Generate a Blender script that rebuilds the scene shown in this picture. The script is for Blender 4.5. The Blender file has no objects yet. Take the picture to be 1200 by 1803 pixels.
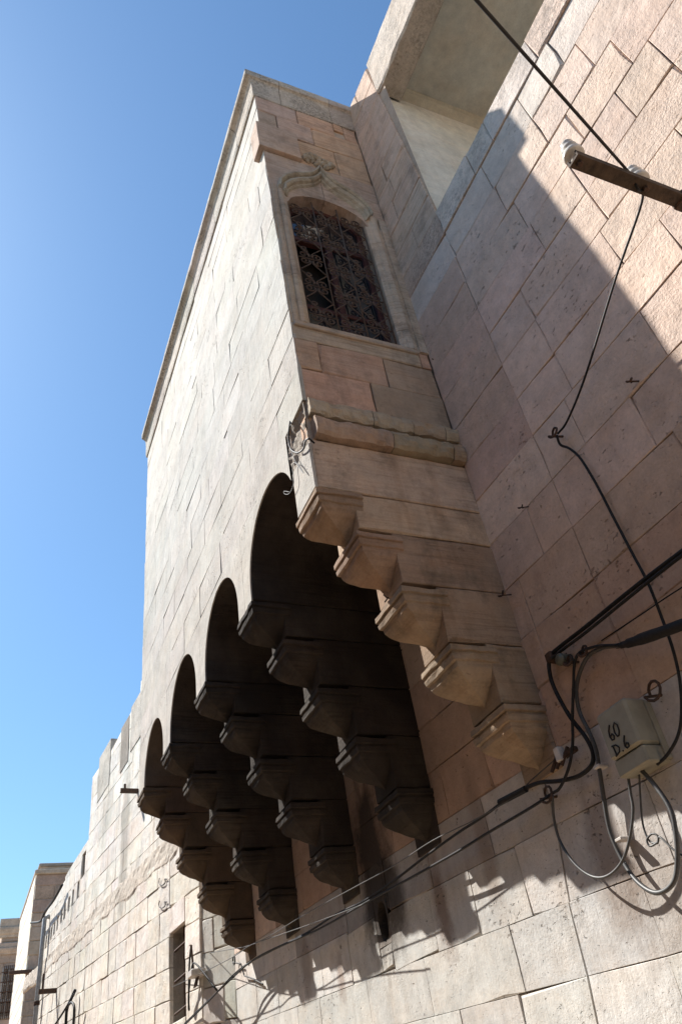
import bpy, math, random
from mathutils import Vector, Matrix, noise

random.seed(7)
scene = bpy.context.scene
COL = scene.collection

# ------------------------------------------------------------------ camera
# The photograph's vanishing points give the lens and the directions of the place:
# +X runs up the street, +Y points out of the wall into the street, Z is up.
CX, CY, FPX = 600.0, 901.5, 1351.75
def unit(v): v = Vector(v); return v / v.length
UPC = unit((-299.0, -1659.5, FPX))
STC = unit((-735.0, 1233.5, FPX))
OUTC = -unit(STC.cross(UPC)) if STC.cross(UPC).x > 0 else unit(STC.cross(UPC))
CAM = Vector((0.0, 3.0, 1.6))

def to_world(c): return Vector((STC.dot(c), OUTC.dot(c), UPC.dot(c)))
cam_data = bpy.data.cameras.new('camera')
cam = bpy.data.objects.new('camera', cam_data); COL.objects.link(cam)
rx, ry, rz = to_world(Vector((1, 0, 0))), to_world(Vector((0, -1, 0))), to_world(Vector((0, 0, -1)))
cam.matrix_world = Matrix(((rx.x, ry.x, rz.x, CAM.x), (rx.y, ry.y, rz.y, CAM.y), (rx.z, ry.z, rz.z, CAM.z), (0, 0, 0, 1)))
cam_data.sensor_fit = 'VERTICAL'; cam_data.sensor_height = 36.0; cam_data.lens = FPX / 1803 * 36
cam_data.clip_start = 0.05; cam_data.clip_end = 5000
scene.camera = cam

# ------------------------------------------------------------------ light
SUN = unit((1.31, 1.0, 1.93))
world = bpy.data.worlds.new('World'); scene.world = world; world.use_nodes = True
wn = world.node_tree.nodes; wl = world.node_tree.links
bg = wn['Background']
sky = wn.new('ShaderNodeTexSky'); sky.sky_type = 'NISHITA'; sky.sun_disc = False
sky.sun_elevation = math.asin(SUN.z); sky.sun_rotation = math.atan2(SUN.x, SUN.y)
sky.altitude = 0; sky.air_density = 1.2; sky.dust_density = 0.45; sky.ozone_density = 4.0
tint = wn.new('ShaderNodeMix'); tint.data_type = 'RGBA'; tint.blend_type = 'MULTIPLY'; tint.inputs[0].default_value = 1.0
tint.inputs[7].default_value = (0.75, 0.93, 0.985, 1.0)          # the camera's white balance
wl.new(sky.outputs[0], tint.inputs[6]); wl.new(tint.outputs[2], bg.inputs[0]); bg.inputs[1].default_value = 0.092
sl = bpy.data.lights.new('sun', 'SUN'); sl.energy = 5.0; sl.angle = math.radians(0.55); sl.color = (1.0, 0.965, 0.91)
so = bpy.data.objects.new('sun', sl); COL.objects.link(so)
so.rotation_euler = (-SUN).to_track_quat('-Z', 'Y').to_euler(); so.location = (10, 12, 20)
scene.view_settings.view_transform = 'Standard'; scene.view_settings.look = 'None'
scene.view_settings.exposure = 0.98; scene.view_settings.gamma = 1.0
scene.view_settings.use_curve_mapping = False
scene.cycles.max_bounces = 6; scene.cycles.diffuse_bounces = 4
scene.cycles.use_denoising = True

# ------------------------------------------------------------------ helpers: points
def ray(px, py): return to_world(Vector((px - CX, py - CY, FPX)))
def onX(px, py, x): d = ray(px, py); return CAM + d * ((x - CAM.x) / d.x)
def onY(px, py, y): d = ray(px, py); return CAM + d * ((y - CAM.y) / d.y)
def smooth(t): t = min(1, max(0, t)); return t * t * (3 - 2 * t)
def wall_y(x, z): return -0.06 * max(0.0, 3.5 - x) * smooth((8 - z) / 4)     # the old wall is a little twisted
def onM(px, py, off=0.0):
    y = off
    for _ in range(8):
        P = onY(px, py, y); y = wall_y(P.x, P.z) + off
    return onY(px, py, y)

# ------------------------------------------------------------------ helpers: objects
WLOC = {}
def wloc(o): return WLOC.get(o.name, Vector((0, 0, 0)))
def put(o, parent, origin):
    COL.objects.link(o)
    origin = Vector(origin)
    if parent is not None:
        o.parent = parent; o.location = origin - wloc(parent)
    else: o.location = origin
    WLOC[o.name] = origin
def empty(name, loc, label=None, cat=None, group=None, parent=None):
    o = bpy.data.objects.new(name, None); put(o, parent, loc); o.empty_display_size = 0.2
    tag(o, label, cat, group); return o
def tag(o, label=None, cat=None, group=None, kind=None):
    if label: o['label'] = label
    if cat: o['category'] = cat
    if group: o['group'] = group
    if kind: o['kind'] = kind
    return o

class MB:
    def __init__(s): s.v = []; s.f = []
    def add(s, vs, fs):
        n = len(s.v); s.v += [Vector(p) for p in vs]; s.f += [tuple(i + n for i in f) for f in fs]; return s
    def box(s, a, b):
        x0, y0, z0 = a; x1, y1, z1 = b
        return s.add([(x0,y0,z0),(x1,y0,z0),(x1,y1,z0),(x0,y1,z0),(x0,y0,z1),(x1,y0,z1),(x1,y1,z1),(x0,y1,z1)],
                     [(3,2,1,0),(4,5,6,7),(0,1,5,4),(1,2,6,5),(2,3,7,6),(3,0,4,7)])
    def rbox(s, a, b, c=0.01):
        """box with chamfered edges"""
        (x0,y0,z0),(x1,y1,z1) = [tuple(min(p,q) for p,q in zip(a,b)), tuple(max(p,q) for p,q in zip(a,b))]
        rings = []
        for z, k in ((z0, c), (z0 + c, 0), (z1 - c, 0), (z1, c)):
            X0, X1, Y0, Y1 = x0 + k, x1 - k, y0 + k, y1 - k; q = c if k == 0 else c * 0.6
            rings.append([(X0+q,Y0,z),(X1-q,Y0,z),(X1,Y0+q,z),(X1,Y1-q,z),(X1-q,Y1,z),(X0+q,Y1,z),(X0,Y1-q,z),(X0,Y0+q,z)])
        return s.loft(rings)
    def loft(s, rings, caps=True, closed=True):
        n = len(rings[0]); vs = [p for r in rings for p in r]; fs = []
        for i in range(len(rings) - 1):
            for j in range(n if closed else n - 1):
                k = (j + 1) % n
                fs.append((i*n+j, i*n+k, (i+1)*n+k, (i+1)*n+j))
        if caps:
            fs.append(tuple(range(n - 1, -1, -1))); fs.append(tuple((len(rings)-1)*n + j for j in range(n)))
        return s.add(vs, fs)
    def tube(s, pts, r, n=6, caps=True, flat=1.0):
        pts = [Vector(p) for p in pts]; rings = []
        prev = None
        for i, p in enumerate(pts):
            t = (pts[min(i+1, len(pts)-1)] - pts[max(i-1, 0)])
            if t.length < 1e-9: t = Vector((0,0,1))
            t.normalize()
            if prev is None:
                a = Vector((0,0,1)) if abs(t.z) < .9 else Vector((1,0,0))
                u = t.cross(a).normalized()
            else:
                u = (prev - t * prev.dot(t))
                u = u.normalized() if u.length > 1e-6 else t.orthogonal().normalized()
            prev = u; w = t.cross(u)
            rr = r[i] if isinstance(r, (list, tuple)) else r
            rings.append([p + (u * math.cos(2*math.pi*k/n) + w * flat * math.sin(2*math.pi*k/n)) * rr for k in range(n)])
        return s.loft(rings, caps)
    def lathe(s, base, axis, prof, n=14):
        axis = unit(axis); u = axis.orthogonal().normalized(); w = axis.cross(u); base = Vector(base)
        return s.loft([[base + axis*h + (u*math.cos(2*math.pi*k/n) + w*math.sin(2*math.pi*k/n))*max(r,1e-4) for k in range(n)] for r, h in prof])
    def build(s, name, mat, parent=None, color=None, smooth_=False, origin=None, fixn=True):
        if origin is None:
            lo = Vector([min(p[i] for p in s.v) for i in range(3)]); hi = Vector([max(p[i] for p in s.v) for i in range(3)])
            origin = Vector(((lo.x+hi.x)/2, (lo.y+hi.y)/2, lo.z))
        origin = Vector(origin)
        me = bpy.data.meshes.new(name)
        me.from_pydata([p - origin for p in s.v], [], s.f)
        if fixn:
            import bmesh
            bm = bmesh.new(); bm.from_mesh(me); bmesh.ops.recalc_face_normals(bm, faces=bm.faces); bm.to_mesh(me); bm.free()
        if smooth_:
            for p in me.polygons: p.use_smooth = True
        me.materials.append(mat); me.update()
        o = bpy.data.objects.new(name, me); put(o, parent, origin)
        if color: o.color = (color[0], color[1], color[2], 1)
        return o

def catmull(pts, k=5):
    pts = [Vector(p) for p in pts]
    if len(pts) < 3: return pts
    out = []; P = [pts[0]*2 - pts[1]] + pts + [pts[-1]*2 - pts[-2]]
    for i in range(1, len(P) - 2):
        a, b, c, d = P[i-1:i+3]
        for j in range(k):
            t = j / k
            out.append(0.5*((2*b) + (c-a)*t + (2*a-5*b+4*c-d)*t*t + (3*b-a-3*c+d)*t**3))
    out.append(pts[-1]); return out

# ------------------------------------------------------------------ materials
def nodes(name):
    m = bpy.data.materials.new(name); m.use_nodes = True
    nt = m.node_tree; b = nt.nodes['Principled BSDF']; return m, nt, b
class G:
    """small node-graph helper"""
    def __init__(s, nt): s.nt = nt
    def n(s, t, **kw):
        x = s.nt.nodes.new(t)
        for k, v in kw.items(): setattr(x, k, v)
        return x
    def l(s, a, b): s.nt.links.new(a, b)
    def pos(s, sc=(1,1,1), rot=(0,0,0)):
        g = s.n('ShaderNodeNewGeometry'); m = s.n('ShaderNodeMapping'); s.l(g.outputs['Position'], m.inputs[0])
        m.inputs['Scale'].default_value = sc; m.inputs['Rotation'].default_value = rot; return m.outputs[0]
    def noise(s, vec, scale, detail=4, rough=.55, dist=0):
        x = s.n('ShaderNodeTexNoise'); s.l(vec, x.inputs['Vector']); x.inputs['Scale'].default_value = scale
        x.inputs['Detail'].default_value = detail; x.inputs['Roughness'].default_value = rough; x.inputs['Distortion'].default_value = dist
        return x.outputs[0]
    def rng(s, v, a, b, c=0, d=1):
        x = s.n('ShaderNodeMapRange'); s.l(v, x.inputs[0]); x.inputs[1].default_value = a; x.inputs[2].default_value = b
        x.inputs[3].default_value = c; x.inputs[4].default_value = d; x.clamp = True; return x.outputs[0]
    def math(s, op, a, b=None):
        x = s.n('ShaderNodeMath', operation=op)
        for i, v in enumerate((a, b)):
            if v is None: continue
            if isinstance(v, (int, float)): x.inputs[i].default_value = v
            else: s.l(v, x.inputs[i])
        return x.outputs[0]
    def mix(s, fac, a, b, mode='MIX'):
        x = s.n('ShaderNodeMix', data_type='RGBA', blend_type=mode)
        for i, v in ((0, fac), (6, a), (7, b)):
            if isinstance(v, (int, float)): x.inputs[i].default_value = v
            elif isinstance(v, tuple): x.inputs[i].default_value = (*v, 1) if len(v) == 3 else v
            else: s.l(v, x.inputs[i])
        return x.outputs[2]

def stone_mat(name, pits=1.0, grime=0.35, rough_h=0.010, tool=0.0025, grime_col=(.13,.10,.075), lichen=0.0, streak=0.25, pit_scale=1.0, patina=.25, obj_color=None, soot_shade=0.0, stains=(), dens=0.0, stria=0.0):
    m, nt, b = nodes(name); g = G(nt)
    if obj_color is None:
        oi = g.n('ShaderNodeObjectInfo'); base = oi.outputs['Color']
    else:
        rgb = g.n('ShaderNodeRGB'); rgb.outputs[0].default_value = (*obj_color, 1); base = rgb.outputs[0]
    p = g.pos()
    n1 = g.noise(p, 1.7, 6, .6); n2 = g.noise(p, 9, 5, .6); n3 = g.noise(p, 55, 3, .6)
    v = g.math('ADD', g.math('ADD', g.rng(n1, .25, .75, -.16, .16), g.rng(n2, .25, .75, -.13, .13)), g.rng(n3, .2, .8, -.10, .10))
    v = g.math('ADD', v, 1.0)
    c = g.mix(1.0, base, v, 'MULTIPLY')
    # warm and grey patches
    hue = g.noise(g.pos((1, 1, 1.6)), 2.6, 5, .65)
    c = g.mix(g.rng(hue, .48, .72, 0, patina), c, g.mix(1.0, c, (.86, .93, 1.0), 'MULTIPLY'))
    c = g.mix(g.rng(hue, .52, .3, 0, patina), c, g.mix(1.0, c, (1.06, .93, .82), 'MULTIPLY'))
    if stria:      # bedding lines of the stone, weathered out
        sv = g.noise(g.pos((1.3, 1.3, 26)), 1.7, 5, .65, .4); sm = g.noise(p, 1.6, 3, .6)
        sf = g.math('MULTIPLY', g.rng(sv, .47, .68), g.rng(sm, .35, .62, .15, 1))
        c = g.mix(g.math('MULTIPLY', sf, stria), c, g.mix(1.0, c, (.42, .37, .32), 'MULTIPLY'))
    # run-off streaks and grime
    st = g.noise(g.pos((7, 7, .55)), 1.0, 5, .6)
    c = g.mix(g.rng(st, .53, .75, 0, streak), c, g.mix(1.0, c, (.62, .56, .50), 'MULTIPLY'))
    gr = g.noise(p, 3.3, 8, .72)
    c = g.mix(g.rng(gr, .52, .74, 0, grime), c, grime_col)
    if lichen:
        li = g.noise(p, 34, 8, .8)
        big = g.noise(p, 1.9, 4, .6)
        lf = g.math('MULTIPLY', g.rng(li, .44, .62), g.rng(big, .35, .6))
        c = g.mix(g.math('MULTIPLY', lf, lichen), c, (.085, .08, .072))
    if soot_shade:  # near-black mix: soot and the shade under the bay together
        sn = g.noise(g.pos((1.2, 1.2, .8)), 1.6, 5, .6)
        c = g.mix(g.rng(sn, .25, .6, soot_shade * .8, soot_shade), c, (.022, .019, .018))
    if stains:
        geo = g.n('ShaderNodeNewGeometry'); sp = g.n('ShaderNodeSeparateXYZ'); nt.links.new(geo.outputs['Position'], sp.inputs[0])
        wob = g.noise(g.pos((1, 1, .6)), 3.2, 6, .65); wob2 = g.noise(p, 11, 5, .7)
        for (sx, sz, rx_, rz_, am, colr) in stains:
            dx = g.math('DIVIDE', g.math('SUBTRACT', sp.outputs[0], sx), rx_); dz = g.math('DIVIDE', g.math('SUBTRACT', sp.outputs[2], sz), rz_)
            d = g.math('SQRT', g.math('ADD', g.math('MULTIPLY', dx, dx), g.math('MULTIPLY', dz, dz)))
            d = g.math('ADD', d, g.math('MULTIPLY', g.math('SUBTRACT', wob, .5), 1.6)); d = g.math('ADD', d, g.math('MULTIPLY', g.math('SUBTRACT', wob2, .5), .7))
            c = g.mix(g.rng(d, 1.15, .55, 0, am), c, colr)
    # pits: elongated along the bed of the stone
    pv = g.noise(g.pos((1, 1, 1.9)), 19 * pit_scale, 4, .6)
    pb = g.noise(p, 2.2, 3, .5)
    thr = g.math('SUBTRACT', pv, g.rng(pb, .35, .7, .13 - dens, -.02 - dens))
    pit = g.rng(thr, .635, .69, 0, 1)
    pv2 = g.noise(g.pos((1, 1, 1.8)), 46 * pit_scale, 2, .5)
    pit2 = g.rng(pv2, .68, .74, 0, 1)
    c = g.mix(g.math('MULTIPLY', g.math('MAXIMUM', pit, g.math('MULTIPLY', pit2, .7)), .5 * min(1, pits)), c, g.mix(1.0, c, (.45, .38, .32), 'MULTIPLY'))
    nt.links.new(c, b.inputs['Base Color'])
    b.inputs['Roughness'].default_value = .92
    b.inputs['Specular IOR Level'].default_value = .15
    # relief in metres
    med = g.noise(p, 6, 6, .62); fine = g.noise(p, 60, 5, .65)
    tl = g.noise(g.pos((40, 40, 5), (0, .5, 0)), 1.0, 3, .6)
    amp = g.rng(g.noise(g.pos((1, 1, 1.5)), 1.4, 4, .6), .35, .65, .2, 1.25)
    h = g.math('MULTIPLY', med, rough_h)
    h = g.math('ADD', h, g.math('MULTIPLY', g.math('MULTIPLY', fine, amp), rough_h * .55))
    h = g.math('ADD', h, g.math('MULTIPLY', tl, tool))
    h = g.math('SUBTRACT', h, g.math('MULTIPLY', pit, .012 * pits))
    h = g.math('SUBTRACT', h, g.math('MULTIPLY', pit2, .005 * pits))
    if stria: h = g.math('SUBTRACT', h, g.math('MULTIPLY', sf, .006*stria))
    bp = g.n('ShaderNodeBump'); bp.inputs['Strength'].default_value = 1.0; bp.inputs['Distance'].default_value = 1.0
    nt.links.new(h, bp.inputs['Height']); nt.links.new(bp.outputs[0], b.inputs['Normal'])
    return m

def plain_mat(name, col, rough=.6, metal=0, var=.25, nscale=20, bump=.0, spec=.4, col2=None):
    m, nt, b = nodes(name); g = G(nt); p = g.pos()
    n1 = g.noise(p, nscale, 5, .6)
    if col2: c = g.mix(g.rng(n1, .4, .65), tuple(col), tuple(col2))
    else: c = g.mix(1.0, tuple(col), g.rng(n1, .25, .75, 1 - var, 1 + var), 'MULTIPLY')
    nt.links.new(c, b.inputs['Base Color'])
    b.inputs['Roughness'].default_value = rough; b.inputs['Metallic'].default_value = metal; b.inputs['Specular IOR Level'].default_value = spec
    if bump:
        bp = g.n('ShaderNodeBump'); bp.inputs['Distance'].default_value = 1.0
        nt.links.new(g.math('MULTIPLY', n1, bump), bp.inputs['Height']); nt.links.new(bp.outputs[0], b.inputs['Normal'])
    return m

def mxz(px, py): P = onM(px, py); return (P.x, P.z)
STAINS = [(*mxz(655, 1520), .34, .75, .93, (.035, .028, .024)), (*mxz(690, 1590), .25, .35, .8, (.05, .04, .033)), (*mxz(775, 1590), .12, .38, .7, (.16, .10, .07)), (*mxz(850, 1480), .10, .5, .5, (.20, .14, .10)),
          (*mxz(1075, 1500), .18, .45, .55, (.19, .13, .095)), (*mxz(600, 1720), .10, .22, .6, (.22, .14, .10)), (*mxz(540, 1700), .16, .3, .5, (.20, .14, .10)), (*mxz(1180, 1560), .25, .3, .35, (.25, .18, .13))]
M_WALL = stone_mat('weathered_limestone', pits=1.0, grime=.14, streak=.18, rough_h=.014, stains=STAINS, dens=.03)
M_FRONT = stone_mat('pale_limestone', pits=1.0, grime=.08, rough_h=.007, tool=.005, streak=.24, pit_scale=1.25, patina=.22, dens=.035)
M_SIDE = stone_mat('side_limestone', pits=.6, grime=.62, rough_h=.009, streak=.45, patina=.5, stria=.6, grime_col=(.10, .082, .065))
M_LICH = stone_mat('lichened_limestone', pits=1.0, grime=.45, lichen=.6, rough_h=.02)
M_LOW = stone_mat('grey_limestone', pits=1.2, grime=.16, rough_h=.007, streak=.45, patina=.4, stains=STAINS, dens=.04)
M_SOOT_SHADE = stone_mat('soot_shade_limestone', pits=.5, grime=.5, soot_shade=.95, stria=.9, rough_h=.014)  # soot plus the deep shade under the bay, both in the colour
M_SOOT_SHADE2 = stone_mat('half_soot_shade_limestone', pits=.5, grime=.5, soot_shade=.72)  # weaker tone of soot and painted shade for the far corbel
M_CORB = stone_mat('corbel_limestone', pits=.5, grime=.65, rough_h=.009, streak=.6, patina=.5, stria=.5, grime_col=(.075, .065, .052))
_sL = [(*[(q.x, q.z) for q in [onY(222, 1470, .5)]][0], .35, 1.6, .55, (.22, .20, .17)), (*[(q.x, q.z) for q in [onY(200, 1420, .5)]][0], .5, .9, .35, (.28, .25, .21)), (*[(q.x, q.z) for q in [onY(110, 1690, 1.0)]][0], 1.6, .9, .3, (.28, .26, .23))]
M_FAR = stone_mat('neighbour_limestone', pits=1.2, grime=.25, rough_h=.02, streak=.6, patina=.45, dens=.03, stains=_sL)
M_MORTAR = stone_mat('old_mortar', pits=.5, grime=.4, rough_h=.012, obj_color=(.44, .355, .285))
M_MORTARP = stone_mat('pale_mortar', pits=.3, grime=.15, rough_h=.010, obj_color=(.62, .58, .52))
M_PLASTER = stone_mat('white_plaster', pits=.15, grime=.12, rough_h=.004, tool=.002, streak=.35, obj_color=(.82, .77, .69), patina=.3)
M_SOFFIT = stone_mat('grey_soffit_plaster', pits=.1, grime=.2, rough_h=.004, tool=.001, streak=0, obj_color=(.58, .55, .48), patina=.4)
M_CEMENT = stone_mat('cement_patch', pits=.8, grime=.3, rough_h=.02, obj_color=(.30, .28, .25))
M_STREET = stone_mat('street_paving', pits=.5, grime=.3, rough_h=.01, obj_color=(.50, .365, .25))
M_IRON = plain_mat('rusted_iron', (.05, .034, .026), .75, .3, col2=(.095, .05, .03), nscale=35, bump=.002)
M_DARKIRON = plain_mat('black_iron', (.028, .024, .023), .6, .4, nscale=40, var=.4)
M_FRAME = plain_mat('dark_red_paint', (.085, .030, .028), .55, nscale=25, var=.5, bump=.002)
M_CABLE = plain_mat('black_rubber', (.016, .015, .015), .62, nscale=60, var=.4, spec=.25)
M_GREYCABLE = plain_mat('grey_sheath', (.055, .053, .05), .5, nscale=50, var=.3, spec=.5)
M_PORC = plain_mat('white_porcelain', (.60, .57, .51), .28, nscale=16, var=.3, spec=.5)
M_WOOD = plain_mat('weathered_arm', (.062, .042, .028), .85, nscale=18, var=.6, bump=.006)
M_BOX = plain_mat('grey_beige_paint', (.27, .25, .19), .6, nscale=9, var=.22, bump=.002)
M_INK = plain_mat('black_ink', (.012, .012, .012), .8, var=.2)
M_PIPE = plain_mat('grey_pipe', (.30, .31, .31), .5, nscale=14, var=.3)
M_TAPE = plain_mat('pale_clip', (.5, .46, .42), .5)
m, nt, b = nodes('window_glass'); M_GLASS = m
b.inputs['Base Color'].default_value = (.02, .022, .03, 1); b.inputs['Roughness'].default_value = .06; b.inputs['Specular IOR Level'].default_value = .9
_g = G(nt); _bp = _g.n('ShaderNodeBump'); _bp.inputs['Distance'].default_value = 1.0
nt.links.new(_g.math('MULTIPLY', _g.noise(_g.pos(), 3, 2), .004), _bp.inputs['Height']); nt.links.new(_bp.outputs[0], b.inputs['Normal'])
m, nt, b = nodes('room_dark'); M_ROOM = m
b.inputs['Base Color'].default_value = (.035, .028, .025, 1); b.inputs['Roughness'].default_value = .95

# ------------------------------------------------------------------ masonry
def stone_geo(mb, P, quad, proud, gap=.006, cham=.007, seg=.22, back=-.05, chips=.12, wob=.0025, rnd=random):
    """one dressed block: quad = four (u,v) corners in order; P(u,v,d) maps to the place"""
    (u0,v0),(u1,v1),(u2,v2),(u3,v3) = quad
    wu = max(1e-3, (math.hypot(u1-u0, v1-v0) + math.hypot(u2-u3, v2-v3)) / 2)
    wv = max(1e-3, (math.hypot(u3-u0, v3-v0) + math.hypot(u2-u1, v2-v1)) / 2)
    nu = max(2, min(5, int(wu/seg))); nv = max(2, min(4, int(wv/seg)))
    per = [(i/nu, 0) for i in range(nu)] + [(1, j/nv) for j in range(nv)] + [(1 - i/nu, 1) for i in range(nu)] + [(0, 1 - j/nv) for j in range(nv)]
    def bil(s, t):
        return ((u0*(1-s)+u1*s)*(1-t) + (u3*(1-s)+u2*s)*t, (v0*(1-s)+v1*s)*(1-t) + (v3*(1-s)+v2*s)*t)
    outer, inner, bk = [], [], []
    tilt_u, tilt_v = rnd.uniform(-.003, .003), rnd.uniform(-.003, .003)
    for s, t in per:
        corner = s in (0, 1) and t in (0, 1)
        k = gap*.5 + rnd.uniform(0, wob); c = cham * rnd.uniform(.6, 1.5)
        if rnd.random() < chips: c += rnd.uniform(.006, .022 if corner else .014)
        def ins(d):
            su, sv = min(.45, d/wu), min(.45, d/wv)
            return min(1-su, max(su, s)), min(1-sv, max(sv, t))
        so_, to_ = ins(k); si, ti = ins(k + c)
        dd = proud + tilt_u*(s-.5)*2 + tilt_v*(t-.5)*2
        outer.append(P(*bil(so_, to_), dd - c*.8)); inner.append(P(*bil(si, ti), dd)); bk.append(P(*bil(so_, to_), back))
    n = len(per)
    mb.add(bk + outer + inner, [(j, (j+1) % n, n + (j+1) % n, n + j) for j in range(n)] + [(n+j, n+(j+1) % n, 2*n+(j+1) % n, 2*n+j) for j in range(n)] + [tuple(range(2*n, 3*n))])
    return mb

def subtract(rect, holes):
    rs = [rect]
    for (a0, a1, c0, c1) in holes:
        out = []
        for (x0, x1, z0, z1) in rs:
            if a1 <= x0 or a0 >= x1 or c1 <= z0 or c0 >= z1: out.append((x0, x1, z0, z1)); continue
            if a0 > x0: out.append((x0, a0, z0, z1))
            if a1 < x1: out.append((a1, x1, z0, z1))
            m0, m1 = max(x0, a0), min(x1, a1)
            if c0 > z0: out.append((m0, m1, z0, c0))
            if c1 < z1: out.append((m0, m1, c1, z1))
        rs = [r for r in out if r[1]-r[0] > .02 and r[3]-r[2] > .02]
    return rs

def panel(mb, P, x0, x1, z0, z1, d, holes=(), nx=1, nz=1, deep=.35):
    """backing sheet behind the blocks, with openings and their reveals"""
    xs_ = sorted(set([x0 + (x1-x0)*i/nx for i in range(nx+1)] + [v for h in holes for v in h[:2] if x0 < v < x1]))
    zs_ = sorted(set([z0 + (z1-z0)*i/nz for i in range(nz+1)] + [v for h in holes for v in h[2:4] if z0 < v < z1]))
    for i in range(len(xs_)-1):
        for j in range(len(zs_)-1):
            a, b_, c, e = xs_[i], xs_[i+1], zs_[j], zs_[j+1]
            mx, mz = (a+b_)/2, (c+e)/2
            if any(h[0] < mx < h[1] and h[2] < mz < h[3] for h in holes): continue
            mb.add([P(a,c,d), P(b_,c,d), P(b_,e,d), P(a,e,d)], [(0,1,2,3)])
    for (a, b_, c, e) in holes:
        f = [P(a,c,d), P(b_,c,d), P(b_,e,d), P(a,e,d)]; k = [P(a,c,-deep), P(b_,c,-deep), P(b_,e,-deep), P(a,e,-deep)]
        mb.add(f + k, [(0,1,5,4),(1,2,6,5),(2,3,7,6),(3,0,4,7),(4,5,6,7)])
    return mb

def vary(c, a=.07, rnd=random, hue=.03):
    k = 1 + rnd.uniform(-a, a); return tuple(max(0, min(1, v*k*(1 + rnd.uniform(-hue, hue)))) for v in c)

def split_course(x0, x1, joints, lo, hi, rnd):
    xs_ = sorted([x0] + [j for j in joints if x0 + .15 < j < x1 - .15] + [x1]); out = [xs_[0]]
    for a in xs_[1:]:
        if a - out[-1] < .16 and a != x1: continue
        while a - out[-1] > hi:
            out.append(out[-1] + rnd.uniform(lo, hi*.8) if a - out[-1] > hi*1.5 else (out[-1] + a)/2 + rnd.uniform(-.06, .06))
        out.append(a)
    return out

# ================================================================== the street
mb = MB(); R = 900
mb.add([(-R, -R, -.05), (R, -R, -.05), (R, R, -.05), (-R, R, -.05)], [(0,1,2,3)])
tag(mb.build('ground', M_STREET, fixn=False), kind='structure')
mb = MB()
for i in range(40):
    x = -12 + i*1.5; x2 = x + 1.5; f = lambda q: .045*max(0, q)
    mb.add([(x, -.1, f(x)), (x2, -.1, f(x2)), (x2, 5.3, f(x2)), (x, 5.3, f(x))], [(0,1,2,3)])
tag(mb.build('street', M_STREET, fixn=False), kind='structure')

# ================================================================== the house with the oriel bay
XS, YF = 3.45, 1.27            # plane of the bay's side wall and of its front
X_END = 9.60                   # far end of the bay
house = empty('oriel_house', (5, 0, 0), 'old limestone house with a deep bay on stepped corbels above the street', 'house')
PINK = (.70, .552, .447); PALE = (.465, .435, .39); LOWC = (.55, .53, .495); SIDE = (.57, .38, .262); BROWN = (.52, .36, .262)

# ---- street wall -------------------------------------------------------------
PM = lambda x, z, d: Vector((x, wall_y(x, z) + d, z))
CZ = [0.0, .46, .86, 1.26, 1.66, 2.03, 2.38, 2.77, 3.14, 3.52, 3.88, 4.26, 4.65, 5.05, 5.41, 5.78, 6.13, 6.47, 6.83, 7.19, 7.55, 7.88]
def cz(i, x):
    z = CZ[i]; s = .046 * (1 - smooth((z - 3.0) / 1.8)); return z + s*max(0, x - 3.0)
TR = []
def addj(org, sc, pts): 
    for a, b_ in pts:
        P = onM(org[0] + a/sc, org[1] + b_/sc); TR.append((P.x, P.z))
addj((800, 0), 3, [(690,292),(540,292),(412,642),(635,668),(828,1312),(440,1250),(390,1625),(1022,1720),(898,552),(660,960),(1160,345),(895,290)])
addj((700, 150), 4, [(520,570),(630,660),(890,180),(1000,320),(640,330)])
addj((800, 550), 3, [(300,365),(570,310),(615,540),(340,620),(540,1040),(420,30),(1060,140),(400,1100),(1170,665)])
addj((800, 1480), 3, [(650,520),(1060,430),(885,830),(545,880),(365,770),(375,260)])
addj((480, 1480), 3.75, [(640,1080),(1045,1050),(525,890),(160,800),(320,1150)])
hp = onM(672, 1625)
P1 = onM(868, 293)
HOLES_M = [(hp.x-.13, hp.x+.11, hp.z-.16, hp.z+.17)]
street_wall = MB()
panel(street_wall, PM, -4.0, 10.16, -.1, 5.3, -.028, HOLES_M, 24, 14)
panel(street_wall, PM, -4.0, 2.75, 5.3, 7.86, -.028, (), 10, 8)
panel(street_wall, PM, 2.75, XS+.3, 5.3, 11.3, -.020, (), 2, 14)
street_wall = street_wall.build('street_wall', M_MORTAR, house, fixn=False)
rnd = random.Random(11)
CRACK = sorted([(onM(a, b_).z, onM(a, b_).x) for a, b_ in ((935, 1310), (950, 1345), (985, 1480), (1003, 1592), (1017, 1650), (1034, 1700), (1039, 1740), (1047, 1800))])
def crack_x(z):
    if z <= CRACK[0][0]: return CRACK[0][1] + (CRACK[0][0] - z)*.02
    for (za, xa_), (zb, xb_) in zip(CRACK[:-1], CRACK[1:]):
        if za <= z <= zb: return xa_ + (xb_ - xa_)*(z - za)/(zb - za)
    return CRACK[-1][1]
SEAM = 2.74
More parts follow.
